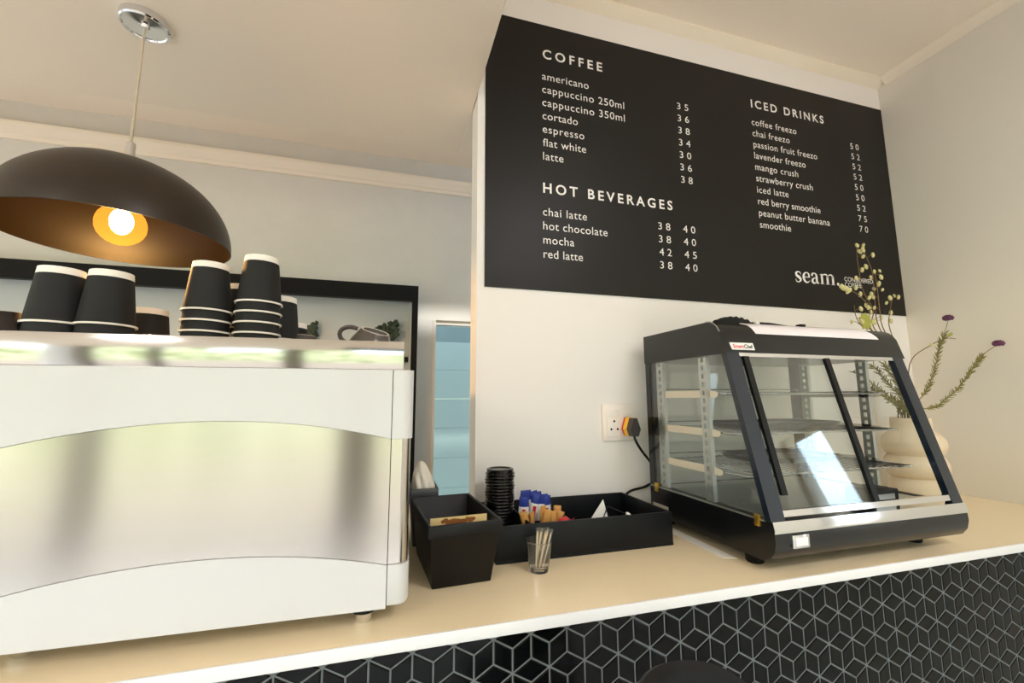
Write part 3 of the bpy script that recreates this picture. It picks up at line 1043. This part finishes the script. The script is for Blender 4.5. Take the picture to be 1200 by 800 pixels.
sb = sachet('blue', 'blue and white sugar sachet with red mark standing in the condiment tray')
k = 0
for row, y in ((0, .992), (1, 1.022)):
    for i in range(4):
        x = .3165 + i * .0185 + row * .004
        o = sb if k == 0 else sb.copy()
        if k: COL.objects.link(o)
        o.location = (x, y + random.uniform(-.003, .003), ZTR + .022 + random.uniform(-.003, .004))
        o.rotation_euler = (R(random.uniform(4, 16)), R(random.uniform(-12, 12)), R(random.uniform(-24, 24)))
        k += 1
MB().box(.305, .975, ZTR, .390, 1.07, ZTR + .0205, bev=.001).build('insert_block', M['tray'], tr)
bs = sachet('brown', 'brown paper sugar sachet standing in front of the blue ones', .017, .066)
for k in range(9):
    o = bs if k == 0 else bs.copy()
    if k: COL.objects.link(o)
    o.location = (.312 + k * .0090, .932 + (k % 3) * .013, ZTR + .001 + random.uniform(0, .012))
    o.rotation_euler = (R(random.uniform(-4, 6)), R(random.uniform(-16, 16)), R(random.uniform(-45, 45)))
mb = MB()
mb.tube([(.366, .905, 1.136), (.373, .903, 1.143), (.385, .902, 1.146), (.392, .903, 1.143)], [.0045, .0068, .0068, .003], 10)
mb.add([(.391, .903, 1.141), (.4035, .900, 1.150), (.402, .905, 1.140)], [(0, 1, 2)])
mb.tube([(.372, .905, ZTR), (.376, .904, 1.138)], .006, 8)
mb.build('sweet', M['red_paper'], label='small red wrapped sweet at the front of the condiment tray', cat='sweet')
MB().prism([(.458, ZTR), (.505, ZTR), (.500, 1.135), (.489, 1.174), (.458, 1.135)], 'y', .931, .9325).build('paper_napkin', M['white_paper'], label='folded white napkin with pointed corner in the condiment tray', cat='napkin')
mb = MB().tube([(.497, .925, 1.160), (.520, .918, 1.150), (.541, .912, 1.142)], .0012, 6, m=1)
mb.tube([(.5365, .913, 1.1455), (.541, .912, 1.142), (.548, .909, 1.1375)], [.0035, .0045, .003], 8, m=0)
mb.tube([(.497, .925, 1.160), (.470, .94, ZTR + .001)], .0012, 6, m=1)
mb.build('stirrer', [M['white_paper'], M['black_plastic']], label='thin dark stirrer with a white tip leaning in the condiment tray', cat='stirrer')

# ------------------------------------------------------------------ shot glass with wrapped toothpicks
GX, GY = .2925, .822
MB().lathe([(0, .0), (.0172, .0), (.0180, .002), (.0262, .0545), (.0266, .0555), (.0258, .0560), (.0248, .0550), (.0172, .009), (.0150, .0075), (0, .0070)],
           (GX, GY, ZT + .0003), 40).build('shot_glass', M['tumbler'], label='small clear glass of toothpicks on the counter before the tray', cat='glass')


def pick(label):
    mb = MB()
    mb.tube([(0, 0, 0), (0, 0, .004), (0, 0, .058), (0, 0, .064)], [.0003, .0011, .0011, .0003], 7)
    t = mb.build('toothpick', M['wood'], org=(0, 0, 0), label=label, cat='toothpick', group='wrapped toothpicks in the small glass')
    MB().add([(-.0030, .0015, -.001), (.0030, .0015, -.001), (.0030, .0015, .070), (-.0030, .0015, .070)], [(0, 1, 2, 3)]).add(
        [(-.0030, -.0015, -.001), (.0030, -.0015, -.001), (.0030, -.0015, .070), (-.0030, -.0015, .070)], [(0, 1, 2, 3)]).build('wrapper', M['wrap'], t, label='clear wrapper')
    return t


p0 = pick('wooden toothpick in a clear wrapper standing in the small glass')
for k in range(9):
    o = p0 if k == 0 else dup(p0, (0, 0, 0))
    fx = -.006 + .0022 * k
    o.location = (GX - .008 + .0016 * k, GY - .006 + .0045 * (k % 4), ZT + .0085)
    o.rotation_euler = (R(-4 + 3 * (k % 4)), R(4 + 1.7 * k), R(25 * k))
    o.rotation_euler = (R(random.uniform(-6, 6)), R(5 + 1.6 * k), 0)

# ------------------------------------------------------------------ wall socket and power lead
so = thing('wall_socket', 'white double wall socket on the white wall with one plug in', 'socket', (.643, YW, 1.285))
MB().box(.590, YW - .009, 1.285, .696, YW - .0003, 1.388, bev=.003).build('plate', M['socket'], so)
MB().box(.602, YW - .0115, 1.297, .684, YW - .009, 1.376, bev=.001).build('module', M['socket'], so)
MB().box(.606, YW - .0128, 1.352, .640, YW - .0115, 1.372, bev=.0006).box(.644, YW - .0128, 1.352, .680, YW - .0115, 1.372, bev=.0006).build('switch', M['socket'], so)
mb = MB()
for x, z in ((.624, 1.340), (.614, 1.318), (.634, 1.318)):
    mb.lathe([(0, 0), (.0032, 0)], (x, YW - .0120, z), 14, mtx=Matrix.Rotation(PI / 2, 3, 'X'))
mb.build('pin_hole', M['hole'], so)

pl = thing('power_lead', 'black power lead with yellow and red trimmed plug in the wall socket', 'cable', (.675, 1.1, 1.3))
hexa = [(.652, 1.301), (.668, 1.301), (.675, 1.320), (.665, 1.350), (.655, 1.350), (.645, 1.320)]
MB().prism(hexa, 'y', YW - .064, YW - .040).build('plug_body', M['plug'], pl)
hx2 = [(.659 + (x - .659) * 1.04, 1.326 + (z - 1.326) * 1.04) for x, z in hexa]
MB().prism(hx2, 'y', YW - .040, YW - .022).build('plug_collar', M['yellow'], pl, label='yellow plug collar')
MB().prism(hexa, 'y', YW - .022, YW - .0135).build('plug_face', M['red_paper'], pl, label='red plug face')
pts = bez([(.656, 1.062, 1.308), (.660, 1.060, 1.290), (.682, 1.068, 1.262), (.716, 1.082, 1.230), (.738, 1.092, 1.206), (.745, 1.096, 1.186), (.736, 1.100, 1.170), (.708, 1.1035, 1.157), (.662, 1.1045, 1.147), (.63, 1.105, 1.12), (.60, 1.105, 1.085)], 8)
MB().tube(pts, .0034, 10).build('lead', M['black_plastic'], pl)
pts = bez([(.742, 1.068, 1.34), (.745, 1.080, 1.30), (.746, 1.090, 1.24), (.7475, 1.0985, 1.19), (.747, 1.100, 1.176), (.752, 1.092, 1.16)], 8)
MB().tube(pts, .0034, 10).build('lead', M['black_plastic'], pl)

# ------------------------------------------------------------------ heated display cabinet
wx0, wx1 = .700, 1.234
wm = thing('display_warmer', 'black glass fronted food warmer cabinet with wire shelves on the counter', 'food warmer', (.97, .87, ZT))
base = [(.6735, 1.1720), (.6695, 1.1600), (.6680, 1.1380), (.6720, 1.1200), (.6820, 1.1060), (.700, 1.0985), (1.060, 1.0985), (1.060, 1.172)]
MB().prism(base, 'x', wx0, wx1).build('base', M['warm_black'], wm, sharp=40)
MB().prism([(.6725, 1.1732), (.6683, 1.1600), (.6683, 1.1540), (.6675, 1.1540), (.6672, 1.1604), (.6710, 1.1745), (.700, 1.1745), (.700, 1.1732)], 'x', wx0 - .0005, wx1 + .0005).build('front_trim', M['chrome'], wm, label='bright steel trim along the base')
MB().box(wx0 - .0006, .69, 1.1715, wx0 + .004, 1.058, 1.1740).box(wx1 - .004, .69, 1.1715, wx1 + .0006, 1.058, 1.1740).build('side_trim', M['perf'], wm)
# cap with rounded front
capp = [(1.062, 1.500), (1.062, 1.5755), (.815, 1.5755), (.800, 1.5742), (.788, 1.5690), (.7785, 1.5600), (.7715, 1.5480), (.7580, 1.500)]
MB().prism(capp, 'x', wx0 - .001, wx1 + .010).build('cap', M['warm_black'], wm, sharp=40)
tr_ = [(.812, 1.5762), (.800, 1.5750), (.7872, 1.5697), (.7775, 1.5605), (.7704, 1.5482)]
rim_ = MB().tube([(wx0 - .0018, y, z) for y, z in tr_], .0011, 6)
rim_.build('cap_edge', M['chrome'], wm)
# white curved light cover let into the cap; its ends are rounded
mb = MB()
cur = [(.806, 1.5762), (.800, 1.5755), (.790, 1.5712), (.7806, 1.5630), (.7742, 1.5540), (.7706, 1.5470)]
vs = []; fs = []
for i, (y, z) in enumerate(cur):
    q = i / (len(cur) - 1)
    xl_ = .790 + .008 * q; xr_ = 1.140 + .040 * math.sin(q * PI / 2)
    vs += [(xl_, y, z + .0008), (xr_, y, z + .0008), (xl_, y + .004, z - .002), (xr_, y + .004, z - .002)]
for i in range(len(cur) - 1):
    a = i * 4; b = a + 4
    fs += [(a, a + 1, b + 1, b), (a + 2, a + 3, b + 3, b + 2), (a, b, b + 2, a + 2), (a + 1, b + 1, b + 3, a + 3)]
fs += [(0, 1, 3, 2), (len(vs) - 4, len(vs) - 3, len(vs) - 1, len(vs) - 2)]
mb.add(vs, fs); mb.build('light_cover', M['acrylic'], wm, label='white curved light cover')


def slope(z): return .6740 + (z - 1.172) * (.7570 - .6740) / (1.500 - 1.172)   # y of the leaning front


def lean(mb, xa, xb, za, zb, d0, d1, m=0):
    """bar lying in the leaning front, d = depth behind its plane"""
    vs = [(x, slope(z) + d, z) for z in (za, zb) for x in (xa, xb) for d in (d0, d1)]
    mb.add(vs, [(0, 1, 3, 2), (4, 5, 7, 6), (0, 1, 5, 4), (2, 3, 7, 6), (0, 2, 6, 4), (1, 3, 7, 5)], m)


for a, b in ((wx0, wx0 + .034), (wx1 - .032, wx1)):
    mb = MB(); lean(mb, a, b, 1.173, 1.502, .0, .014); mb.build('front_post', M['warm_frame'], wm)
for za, zb in ((1.180, 1.191), (1.494, 1.502)):
    mb = MB(); lean(mb, wx0 + .034, wx1 - .032, za, zb, .001, .010)
    mb.build('door_track', M['chrome'], wm, label='steel door track')
for x in (wx0, wx1 - .020):
    MB().box(x, 1.040, 1.172, x + .020, 1.060, 1.502).build('back_post', M['warm_black'], wm)
# glass of the two sides and the back
for x in (wx0 + .001, wx1 - .004):
    z0, z1 = 1.174, 1.500
    MB().prism([(slope(z0) + .014, z0), (1.040, z0), (1.040, z1), (slope(z1) + .014, z1)], 'x', x, x + .003).build('side_glass', M['glass'], wm)
MB().box(wx0 + .02, 1.050, 1.172, wx1 - .02, 1.053, 1.502).build('back_glass', M['glass'], wm)
# sliding doors: both pushed to the left, the right half stands open
d1 = MB(); lean(d1, wx0 + .036, .990, 1.190, 1.495, .003, .0055)
dr = d1.build('sliding_door', M['glass'], wm)
hd = MB(); lean(hd, wx0 + .040, wx0 + .054, 1.218, 1.494, -.004, .0028); hd.build('door_handle', M['black_plastic'], dr)
d2 = MB(); lean(d2, wx0 + .062, .994, 1.190, 1.495, .0068, .0092)
dr2 = d2.build('sliding_door', M['glass'], wm)
hd = MB(); lean(hd, .976, .990, 1.192, 1.495, -.001, .0066); hd.build('door_handle', M['black_plastic'], dr2)
# perforated uprights
for x in (wx0 + .010, wx1 - .020):
    for y in (.845, 1.010):
        mb = MB()
        w2 = .0125
        zz = 1.174; n = 17; st = (1.498 - 1.174) / n
        for i in range(n):
            z = zz + i * st
            mb.box(x, y - w2, z, x + .010, y - .004, z + st); mb.box(x, y + .004, z, x + .010, y + w2, z + st)
            mb.box(x, y - .004, z, x + .010, y + .004, z + st * .45)
        mb.build('upright', M['perf'], wm)
# wire shelves on pale brackets
for zs in (1.414, 1.327, 1.243):
    mb = MB()
    xa, xb, ya, yb = wx0 + .022, wx1 - .026, slope(zs) + .055, 1.030
    for p, q in (((xa, ya), (xb, ya)), ((xa, yb), (xb, yb)), ((xa, ya), (xa, yb)), ((xb, ya), (xb, yb)), ((xa, (ya + yb) / 2), (xb, (ya + yb) / 2))):
        mb.tube([(p[0], p[1], zs), (q[0], q[1], zs)], .0022, 8)
    n = 24
    for i in range(1, n):
        x = xa + (xb - xa) * i / n
        mb.tube([(x, ya, zs + .0025), (x, yb, zs + .0025)], .0012, 6)
    mb.tube([(xa, yb, zs), (xa, yb, zs + .014), (xb, yb, zs + .014), (xb, yb, zs)], .0016, 6)
    sh = mb.build('wire_shelf', M['wire'], wm)
    for x in (wx0 + .0160, wx1 - .0200):
        MB().prism([(.815, zs - .009), (.808, zs - .004), (.808, zs + .003), (.830, zs + .008), (1.022, zs + .008), (1.022, zs - .009)], 'x', x, x + .002).build('bracket', M['bracket'], sh)
MB().box(wx0 + .03, .70, 1.172, wx1 - .03, 1.035, 1.1735).build('inner_floor', M['perf'], wm)
# water tray frame on the inner floor at the right
mb = MB().box(1.022, .716, 1.1735, 1.104, .775, 1.2035, bev=.002)
mb.box(1.030, .7148, 1.177, 1.090, .7165, 1.194, m=1)
mb.build('water_tray', [M['black_plastic'], M['perf']], wm)
for x, y in ((.722, .742), (1.166, .738), (.722, 1.02), (1.196, 1.02)):
    MB().lathe([(0, ZT + .0003), (.0150, ZT + .0003), (.0170, ZT + .003), (.0180, 1.099), (0, 1.099)], (x, y, 0), 20).build('foot', M['black_plastic'], wm)
sw = MB().box(.738, .6645, 1.1255, .778, .6690, 1.1500, bev=.002).build('power_switch', M['chrome'], wm, label='silver framed power switch')
MB().box(.744, .6628, 1.1300, .772, .6650, 1.1455, bev=.001).build('rocker', M['acrylic'], sw)
for y in (.705, 1.03):
    MB().box(wx0 - .004, y - .006, 1.160, wx0 + .001, y + .006, 1.182, bev=.001).build('glass_clip', M['brass'], wm, label='brass glass clip')
MB().box(wx0 - .0012, .985, 1.105, wx0, 1.050, 1.130).build('rating_label', M['label_grey'], wm)
# nameplate on the cap front


def capy(z): return .7715 + (1.548 - z) * (.7580 - .7715) / (1.548 - 1.500)


pv = []
for x, z in ((.7165, 1.5245), (.7795, 1.5245), (.7805, 1.5085), (.7195, 1.5085)):
    pv.append((x, capy(z) - .0012, z)); pv.append((x, capy(z) + .0006, z))
bg_ = MB().add(pv, [(0, 2, 4, 6), (1, 3, 5, 7), (0, 1, 3, 2), (2, 3, 5, 4), (4, 5, 7, 6), (6, 7, 1, 0)]).build('nameplate', M['white_paper'], wm, label='white nameplate with red and dark lettering')
for s, a, b, mk in (('Smart', .7230, .7525, 'logo_red'), ('Chef', .7532, .7765, 'logo_dark')):
    mb = MB()
    line_text(mb, s, a, b, 1.5122, .0092, .02, 'C')
    mb.v = [(x, capy(z) - .0016, z) for x, y, z in mb.v]
    mb.build('lettering', M[mk], bg_)


# baking trays on the middle and lower shelves
def bake(z, x0, x1, label):
    mb = MB()
    pts = []
    y0, y1 = .835, 1.005
    for cx, cy, a0 in ((x1 - .05, y1 - .05, 0), (x0 + .05, y1 - .05, 90), (x0 + .05, y0 + .05, 180), (x1 - .05, y0 + .05, 270)):
        for i in range(7):
            a = R(a0 + 15 * i); pts.append((cx + .05 * math.cos(a), cy + .05 * math.sin(a)))
    n = len(pts); cx = (x0 + x1) / 2; cy = (y0 + y1) / 2
    def ring(k, zz): return [(cx + (x - cx) * k, cy + (y - cy) * k, zz) for x, y in pts]
    rr = [ring(.90, z), ring(.94, z + .003), ring(.985, z + .012), ring(1.0, z + .012), ring(.96, z + .0135), ring(.92, z + .005), ring(.5, z + .0045)]
    vs = [v for r_ in rr for v in r_]
    fs = [tuple(range(n))[::-1], tuple(range(6 * n, 7 * n))]
    for l in range(6):
        for i in range(n):
            i2 = (i + 1) % n
            fs.append((l * n + i, l * n + i2, (l + 1) * n + i2, (l + 1) * n + i))
    mb.add(vs, fs)
    mb.build('baking_tray', M['bake'], label=label, cat='tray')


bake(1.3310, .80, 1.150, 'dark flat tray on the middle wire shelf of the food warmer')
bake(1.2470, .86, 1.140, 'dark flat tray on the lowest wire shelf of the food warmer')

# serving tongs on top of the cabinet
tg = thing('serving_tongs', 'dark scallop-headed serving tongs with white collar lying on the food warmer', 'tongs', (.86, .84, 1.5756))
tp = []; bt = []
n = 26
for i in range(n + 1):
    u = i / n
    x = .768 + .112 * u
    h = .0245 * math.sin(PI * min(1, .14 + u * .80)) ** .7 + (.0022 * math.sin(u * 42))
    tp.append((x, 1.5768 + max(h, .006)))
MB().prism([(tp[0][0], 1.5762), (tp[-1][0], 1.5762)] + tp[::-1], 'y', .848, .868).build('tong_head', M['black_plastic'], tg)
MB().box(.880, .846, 1.5800, .8915, .870, 1.5935, bev=.002).build('collar', M['white_paper'], tg, label='white collar')
MB().prism([(.8915, 1.5840), (.8915, 1.5925), (.930, 1.5920), (1.000, 1.5862), (1.000, 1.5835), (.930, 1.5840)], 'y', .851, .865).build('handle', M['black_plastic'], tg)
MB().prism([(1.000, 1.5830), (1.000, 1.5865), (1.055, 1.5830), (1.055, 1.5762), (1.040, 1.5762)], 'y', .852, .864).build('handle_tip', M['chrome'], tg, label='steel handle end')
MB().box(.962, .795, 1.5757, .978, .811, 1.5815, bev=.002).build('cap_knob', M['black_plastic'], wm)

# white sheet sticking out beneath the cabinet
MB().prism([(.674, .775), (.700, .765), (.705, 1.0), (.676, 1.0)], 'z', ZT + .0002, ZT + .0012).build('paper_sheet', M['white_paper'], label='white paper sheet sticking out under the left side of the food warmer', cat='paper')

# ------------------------------------------------------------------ vase with dried stems
VX, VY = 1.606, .985
pr = [(0, .0), (.070, .0), (.082, .006), (.094, .025), (.099, .045), (.092, .066), (.084, .078)]
def bulge(z0, z1, r0, rm):
    return [(r0 + (rm - r0) * math.sin(PI * i / 10) ** .8, z0 + (z1 - z0) * i / 10) for i in range(0, 11)]
pr = [(0, .0003), (.062, .0003)] + bulge(.004, .078, .070, .086) + bulge(.078, .146, .076, .094)[1:] + bulge(.146, .212, .076, .094)[1:] + [(.064, .218), (.060, .224), (.059, .258), (.0575, .260), (.054, .258), (.053, .225), (.053, .05), (0, .05)]
pr = [(r_ * .85, z_) for r_, z_ in pr]
MB().lathe(pr, (VX, VY, ZT), 56).build('vase', M['vase'], sharp=50, label='cream stoneware vase of stacked rings behind the food warmer', cat='vase')
ZV = ZT + .055


NST = [0]


def stem_pts(pts):
    k = NST[0]; NST[0] += 1
    a = k * 2.399; q = .010 + .022 * ((k * 5) % 7) / 6
    cx, cy = q * math.cos(a), q * math.sin(a)
    return bez([(VX + cx * .8, VY + cy * .8, ZV), (VX + cx, VY + cy, 1.346)] + pts[1:], 6)


branches = [
    [(1.633, .99, 1.346), (1.608, .985, 1.482), (1.47, .98, 1.622), (1.47, .975, 1.679), (1.43, .97, 1.717), (1.379, .965, 1.736), (1.339, .96, 1.742)],
    [(1.633, .99, 1.346), (1.623, .994, 1.482), (1.515, .999, 1.627), (1.527, 1.003, 1.688), (1.499, 1.007, 1.747), (1.495, 1.011, 1.804), (1.50, 1.016, 1.88), (1.511, 1.02, 1.912)],
    [(1.633, .99, 1.346), (1.628, .997, 1.483), (1.547, 1.004, 1.629), (1.551, 1.011, 1.708), (1.566, 1.019, 1.776), (1.576, 1.026, 1.832), (1.567, 1.033, 1.885), (1.567, 1.04, 1.917)],
    [(1.633, .99, 1.346), (1.611, .987, 1.482), (1.531, .983, 1.625), (1.521, .98, 1.683), (1.516, .977, 1.741), (1.508, .973, 1.782), (1.501, .97, 1.806)],
    [(1.649, 1.0, 1.345), (1.649, 1.01, 1.484), (1.619, 1.02, 1.635), (1.646, 1.03, 1.691), (1.678, 1.04, 1.74), (1.709, 1.05, 1.758)],
    [(1.616, .98, 1.346), (1.574, .964, 1.48), (1.421, .948, 1.611), (1.362, .932, 1.617), (1.321, .916, 1.64), (1.295, .9, 1.669)],
]
blabels = ['budded dry branch arching left beneath the menu logo', 'tall budded dry branch rising straight in front of the menu board', 'tallest budded dry branch leaning towards the menu corner',
           'middle budded dry branch of the vase bunch', 'short budded dry branch at the right of the bunch', 'low dry branch with a green leafy tip at the left of the bunch']
for bi, (b, lab) in enumerate(zip(branches, blabels)):
    P = stem_pts(b)
    mb = MB().tube(P, [.0022 - .0014 * i / len(P) for i in range(len(P))], 6)
    top = [p for p in P if p.z > 1.60]
    buds = []
    for q in range(3, len(top), 3 if bi in (1, 2) else 4):
        p = top[q]
        d = Vector((random.choice((-1, 1)) * random.uniform(.010, .028), random.uniform(-.008, .008), random.uniform(-.012, .014)))
        mb.tube([p, p + d * .6 + Vector((0, 0, .004)), p + d], [.0009, .0008, .0007], 5)
        buds.append((p + d, d))
    buds.append((top[-1], Vector((0, 0, 1))))
    st = mb.build('dried_branch', M['stem'], org=(VX, VY, ZV), label=lab, cat='branch', group='dried stems in the ringed vase')
    for k, (p, d) in enumerate(buds):
        s_ = random.uniform(.8, 1.25)
        if bi == 5 and k == len(buds) - 1: continue
        MB().ico(p, (.0050 * s_, .0046 * s_, .0082 * s_), 2, jit=.06, mtx=Matrix.Rotation(random.uniform(-.7, .7), 3, 'Y')).build('bud', M['bud'], st)
    if bi == 0:
        MB().ico((1.355, .962, 1.738), (.026, .007, .0085), 2, jit=.05, mtx=Matrix.Rotation(R(14), 3, 'Y')).build('bud', M['bud'], st)
    if bi == 5:
        mb = MB()
        c = Vector((1.385, .935, 1.632))
        for a in range(9):
            d = Matrix.Rotation(2 * PI * a / 9, 3, 'Y') @ Vector((.017, 0, 0))
            mb.ico(c + d * .7, (.016, .003, .008), 2, mtx=Matrix.Rotation(2 * PI * a / 9, 3, 'Y'))
        mb.build('leaf_cluster', M['leaf'], st, label='yellow green leaf cluster')


def needles(mb, P, a, b, ln, dens, m=1):
    P = [Vector(p) for p in P]
    n = len(P)
    i0, i1 = int(a * (n - 1)), int(b * (n - 1))
    for i in range(i0, i1):
        p0, p1 = P[i], P[i + 1]
        t = (p1 - p0).normalized()
        for k in range(dens):
            p = p0.lerp(p1, k / dens)
            an = random.uniform(0, 2 * PI)
            o = t.orthogonal().normalized()
            o = Matrix.Rotation(an, 3, t) @ o
            d = (t * 1.0 + o * .8).normalized() * ln * random.uniform(.7, 1.2)
            mb.tube([p, p + d * .55, p + d], [.0008, .0013, .0003], 4, m=m, caps=False)


fl = [
    ([(1.632, .98, 1.346), (1.651, .972, 1.405), (1.695, .963, 1.468), (1.728, .955, 1.552), (1.741, .947, 1.593), (1.756, .938, 1.643), (1.748, .93, 1.656)], .30, .78,
     'upright purple flower stem nearer the food warmer'),
    ([(1.63, .97, 1.346), (1.67, .952, 1.373), (1.746, .933, 1.427), (1.800, .915, 1.490), (1.822, .897, 1.534), (1.834, .872, 1.560), (1.8345, .86, 1.567)], .25, .72,
     'purple flower stem reaching out furthest to the right'),
]
for b, a0, a1, lab in fl:
    P = stem_pts(b)
    t = thing('purple_flower', lab, 'flower', (VX, VY, ZV), 'dried stems in the ringed vase')
    MB().tube(P, [.0020 - .0011 * i / len(P) for i in range(len(P))], 6).build('stem', M['stem_green'], t)
    mb = MB(); needles(mb, P, a0, a1, .017, 7, 0); mb.build('needle_leaves', M['needle'], t)
    mb = MB()
    c = Vector(b[-1]) + Vector((0, 0, .003))
    mb.ico(c, (.009, .009, .008), 2, jit=.12)
    for k in range(46):
        zz = 1 - 1.7 * (k + .5) / 46
        rr = math.sqrt(max(0, 1 - zz * zz))
        a = k * 2.399
        mb.ico(c + Vector((.0115 * rr * math.cos(a), .0115 * rr * math.sin(a), .0085 * zz)), (.0040, .0030, .0030), 1, mtx=Matrix.Rotation(a, 3, 'Z'))
    mb.build('flower_head', M['purple'], t, label='purple flower head')
P = stem_pts([(1.624, .98, 1.346), (1.607, .968, 1.508), (1.691, .955, 1.570), (1.746, .942, 1.593), (1.772, .93, 1.592)])
st = MB().tube(P, [.0020 - .0011 * i / len(P) for i in range(len(P))], 6).build('dried_twig', M['stem'], org=(VX, VY, ZV), label='bare twig with one pale leaf right of the food warmer', cat='twig', group='dried stems in the ringed vase')
MB().ico((1.760, .936, 1.606), (.014, .002, .0055), 2, mtx=Matrix.Rotation(R(-24), 3, 'Y')).build('leaf', M['leaf'], st)
MB().ico((1.695, .954, 1.573), (.006, .006, .005), 2, jit=.1).build('bud', M['bud'], st)
fol = [[(1.624, .99, 1.345), (1.487, .97, 1.417), (1.336, .95, 1.483)], [(1.624, .99, 1.345), (1.553, .985, 1.427), (1.46, .98, 1.505)], [(1.634, .99, 1.345), (1.61, 1.005, 1.43), (1.571, 1.02, 1.516)],
       [(1.614, .98, 1.345), (1.567, .97, 1.424), (1.487, .95, 1.499)], [(1.634, .99, 1.345), (1.624, .995, 1.434), (1.6, 1.0, 1.524)], [(1.644, .99, 1.345), (1.669, 1.015, 1.414), (1.689, 1.04, 1.486)],
       [(1.614, .98, 1.345), (1.496, .96, 1.393), (1.353, .93, 1.437)], [(1.614, .98, 1.345), (1.524, .945, 1.374), (1.405, .9, 1.40)]]
for b in fol:
    P = stem_pts(b)
    mb = MB().tube(P, [.0018 - .0010 * i / len(P) for i in range(len(P))], 6)
    needles(mb, P, .38, 1.0, .020, 9)
    mb.build('needle_sprig', [M['stem_green'], M['needle']], org=(VX, VY, ZV), label='yellow green needle-leaved sprig in the vase, seen through the food warmer glass', cat='sprig', group='needle-leaved sprigs in the ringed vase')

# ------------------------------------------------------------------ stool in front of the counter
bl = thing('bar_stool', 'black bar stool with low back in front of the tiled counter', 'stool', (.318, .30, 0))
mb = MB()
vs = []; fs = []
n = 18
for i in range(n + 1):
    u = i / n - .5
    x = .318 + u * .150; yb = .455 - .10 * (2 * u) ** 2 * .4
    top = 1.113 - .020 * (abs(2 * u) ** 4)
    vs += [(x, yb - .009, .90), (x, yb - .009, top - .006), (x, yb, top), (x, yb + .009, top - .006), (x, yb + .009, .90)]
for i in range(n):
    a = i * 5; b = a + 5
    for k in range(5): fs.append((a + k, a + (k + 1) % 5, b + (k + 1) % 5, b + k))
fs += [(0, 1, 2, 3, 4), tuple(range(n * 5, n * 5 + 5))[::-1]]
mb.add(vs, fs); mb.build('backrest', M['black_plastic'], bl)
MB().box(.198, .15, .72, .438, .42, .765, bev=.018, seg=4).build('seat', M['black_plastic'], bl)
for sx in (-1, 1):
    MB().tube([(.318 + sx * .065, .40, .735), (.318 + sx * .068, .445, .80), (.318 + sx * .066, .447, .92)], .008, 10).build('back_strut', M['black_plastic'], bl)
    for yy, y2 in ((.18, .12), (.39, .44)):
        MB().tube([(.318 + sx * .09, yy, .725), (.318 + sx * .14, y2, 0)], [.012, .010], 10).build('leg', M['black_plastic'], bl)
MB().tube([(.198, .135, .25), (.438, .135, .25)], .007, 8).tube([(.198, .43, .25), (.438, .43, .25)], .007, 8).tube([(.198, .135, .25), (.198, .43, .25)], .007, 8).tube([(.438, .135, .25), (.438, .43, .25)], .007, 8).build('foot_rest', M['black_plastic'], bl)

def turn(o, ang, px, py):
    m = Matrix.Translation((px, py, 0)) @ Matrix.Rotation(ang, 4, 'Z') @ Matrix.Translation((-px, -py, 0))
    v = m @ Vector(o.location)
    o.location = v
    o.rotation_euler = (0, 0, ang)


turn(bn, R(4), .142, .79)
turn(cm, MROT, .043, .69)
for o in bpy.data.objects:
    if '_org' in o: del o['_org']
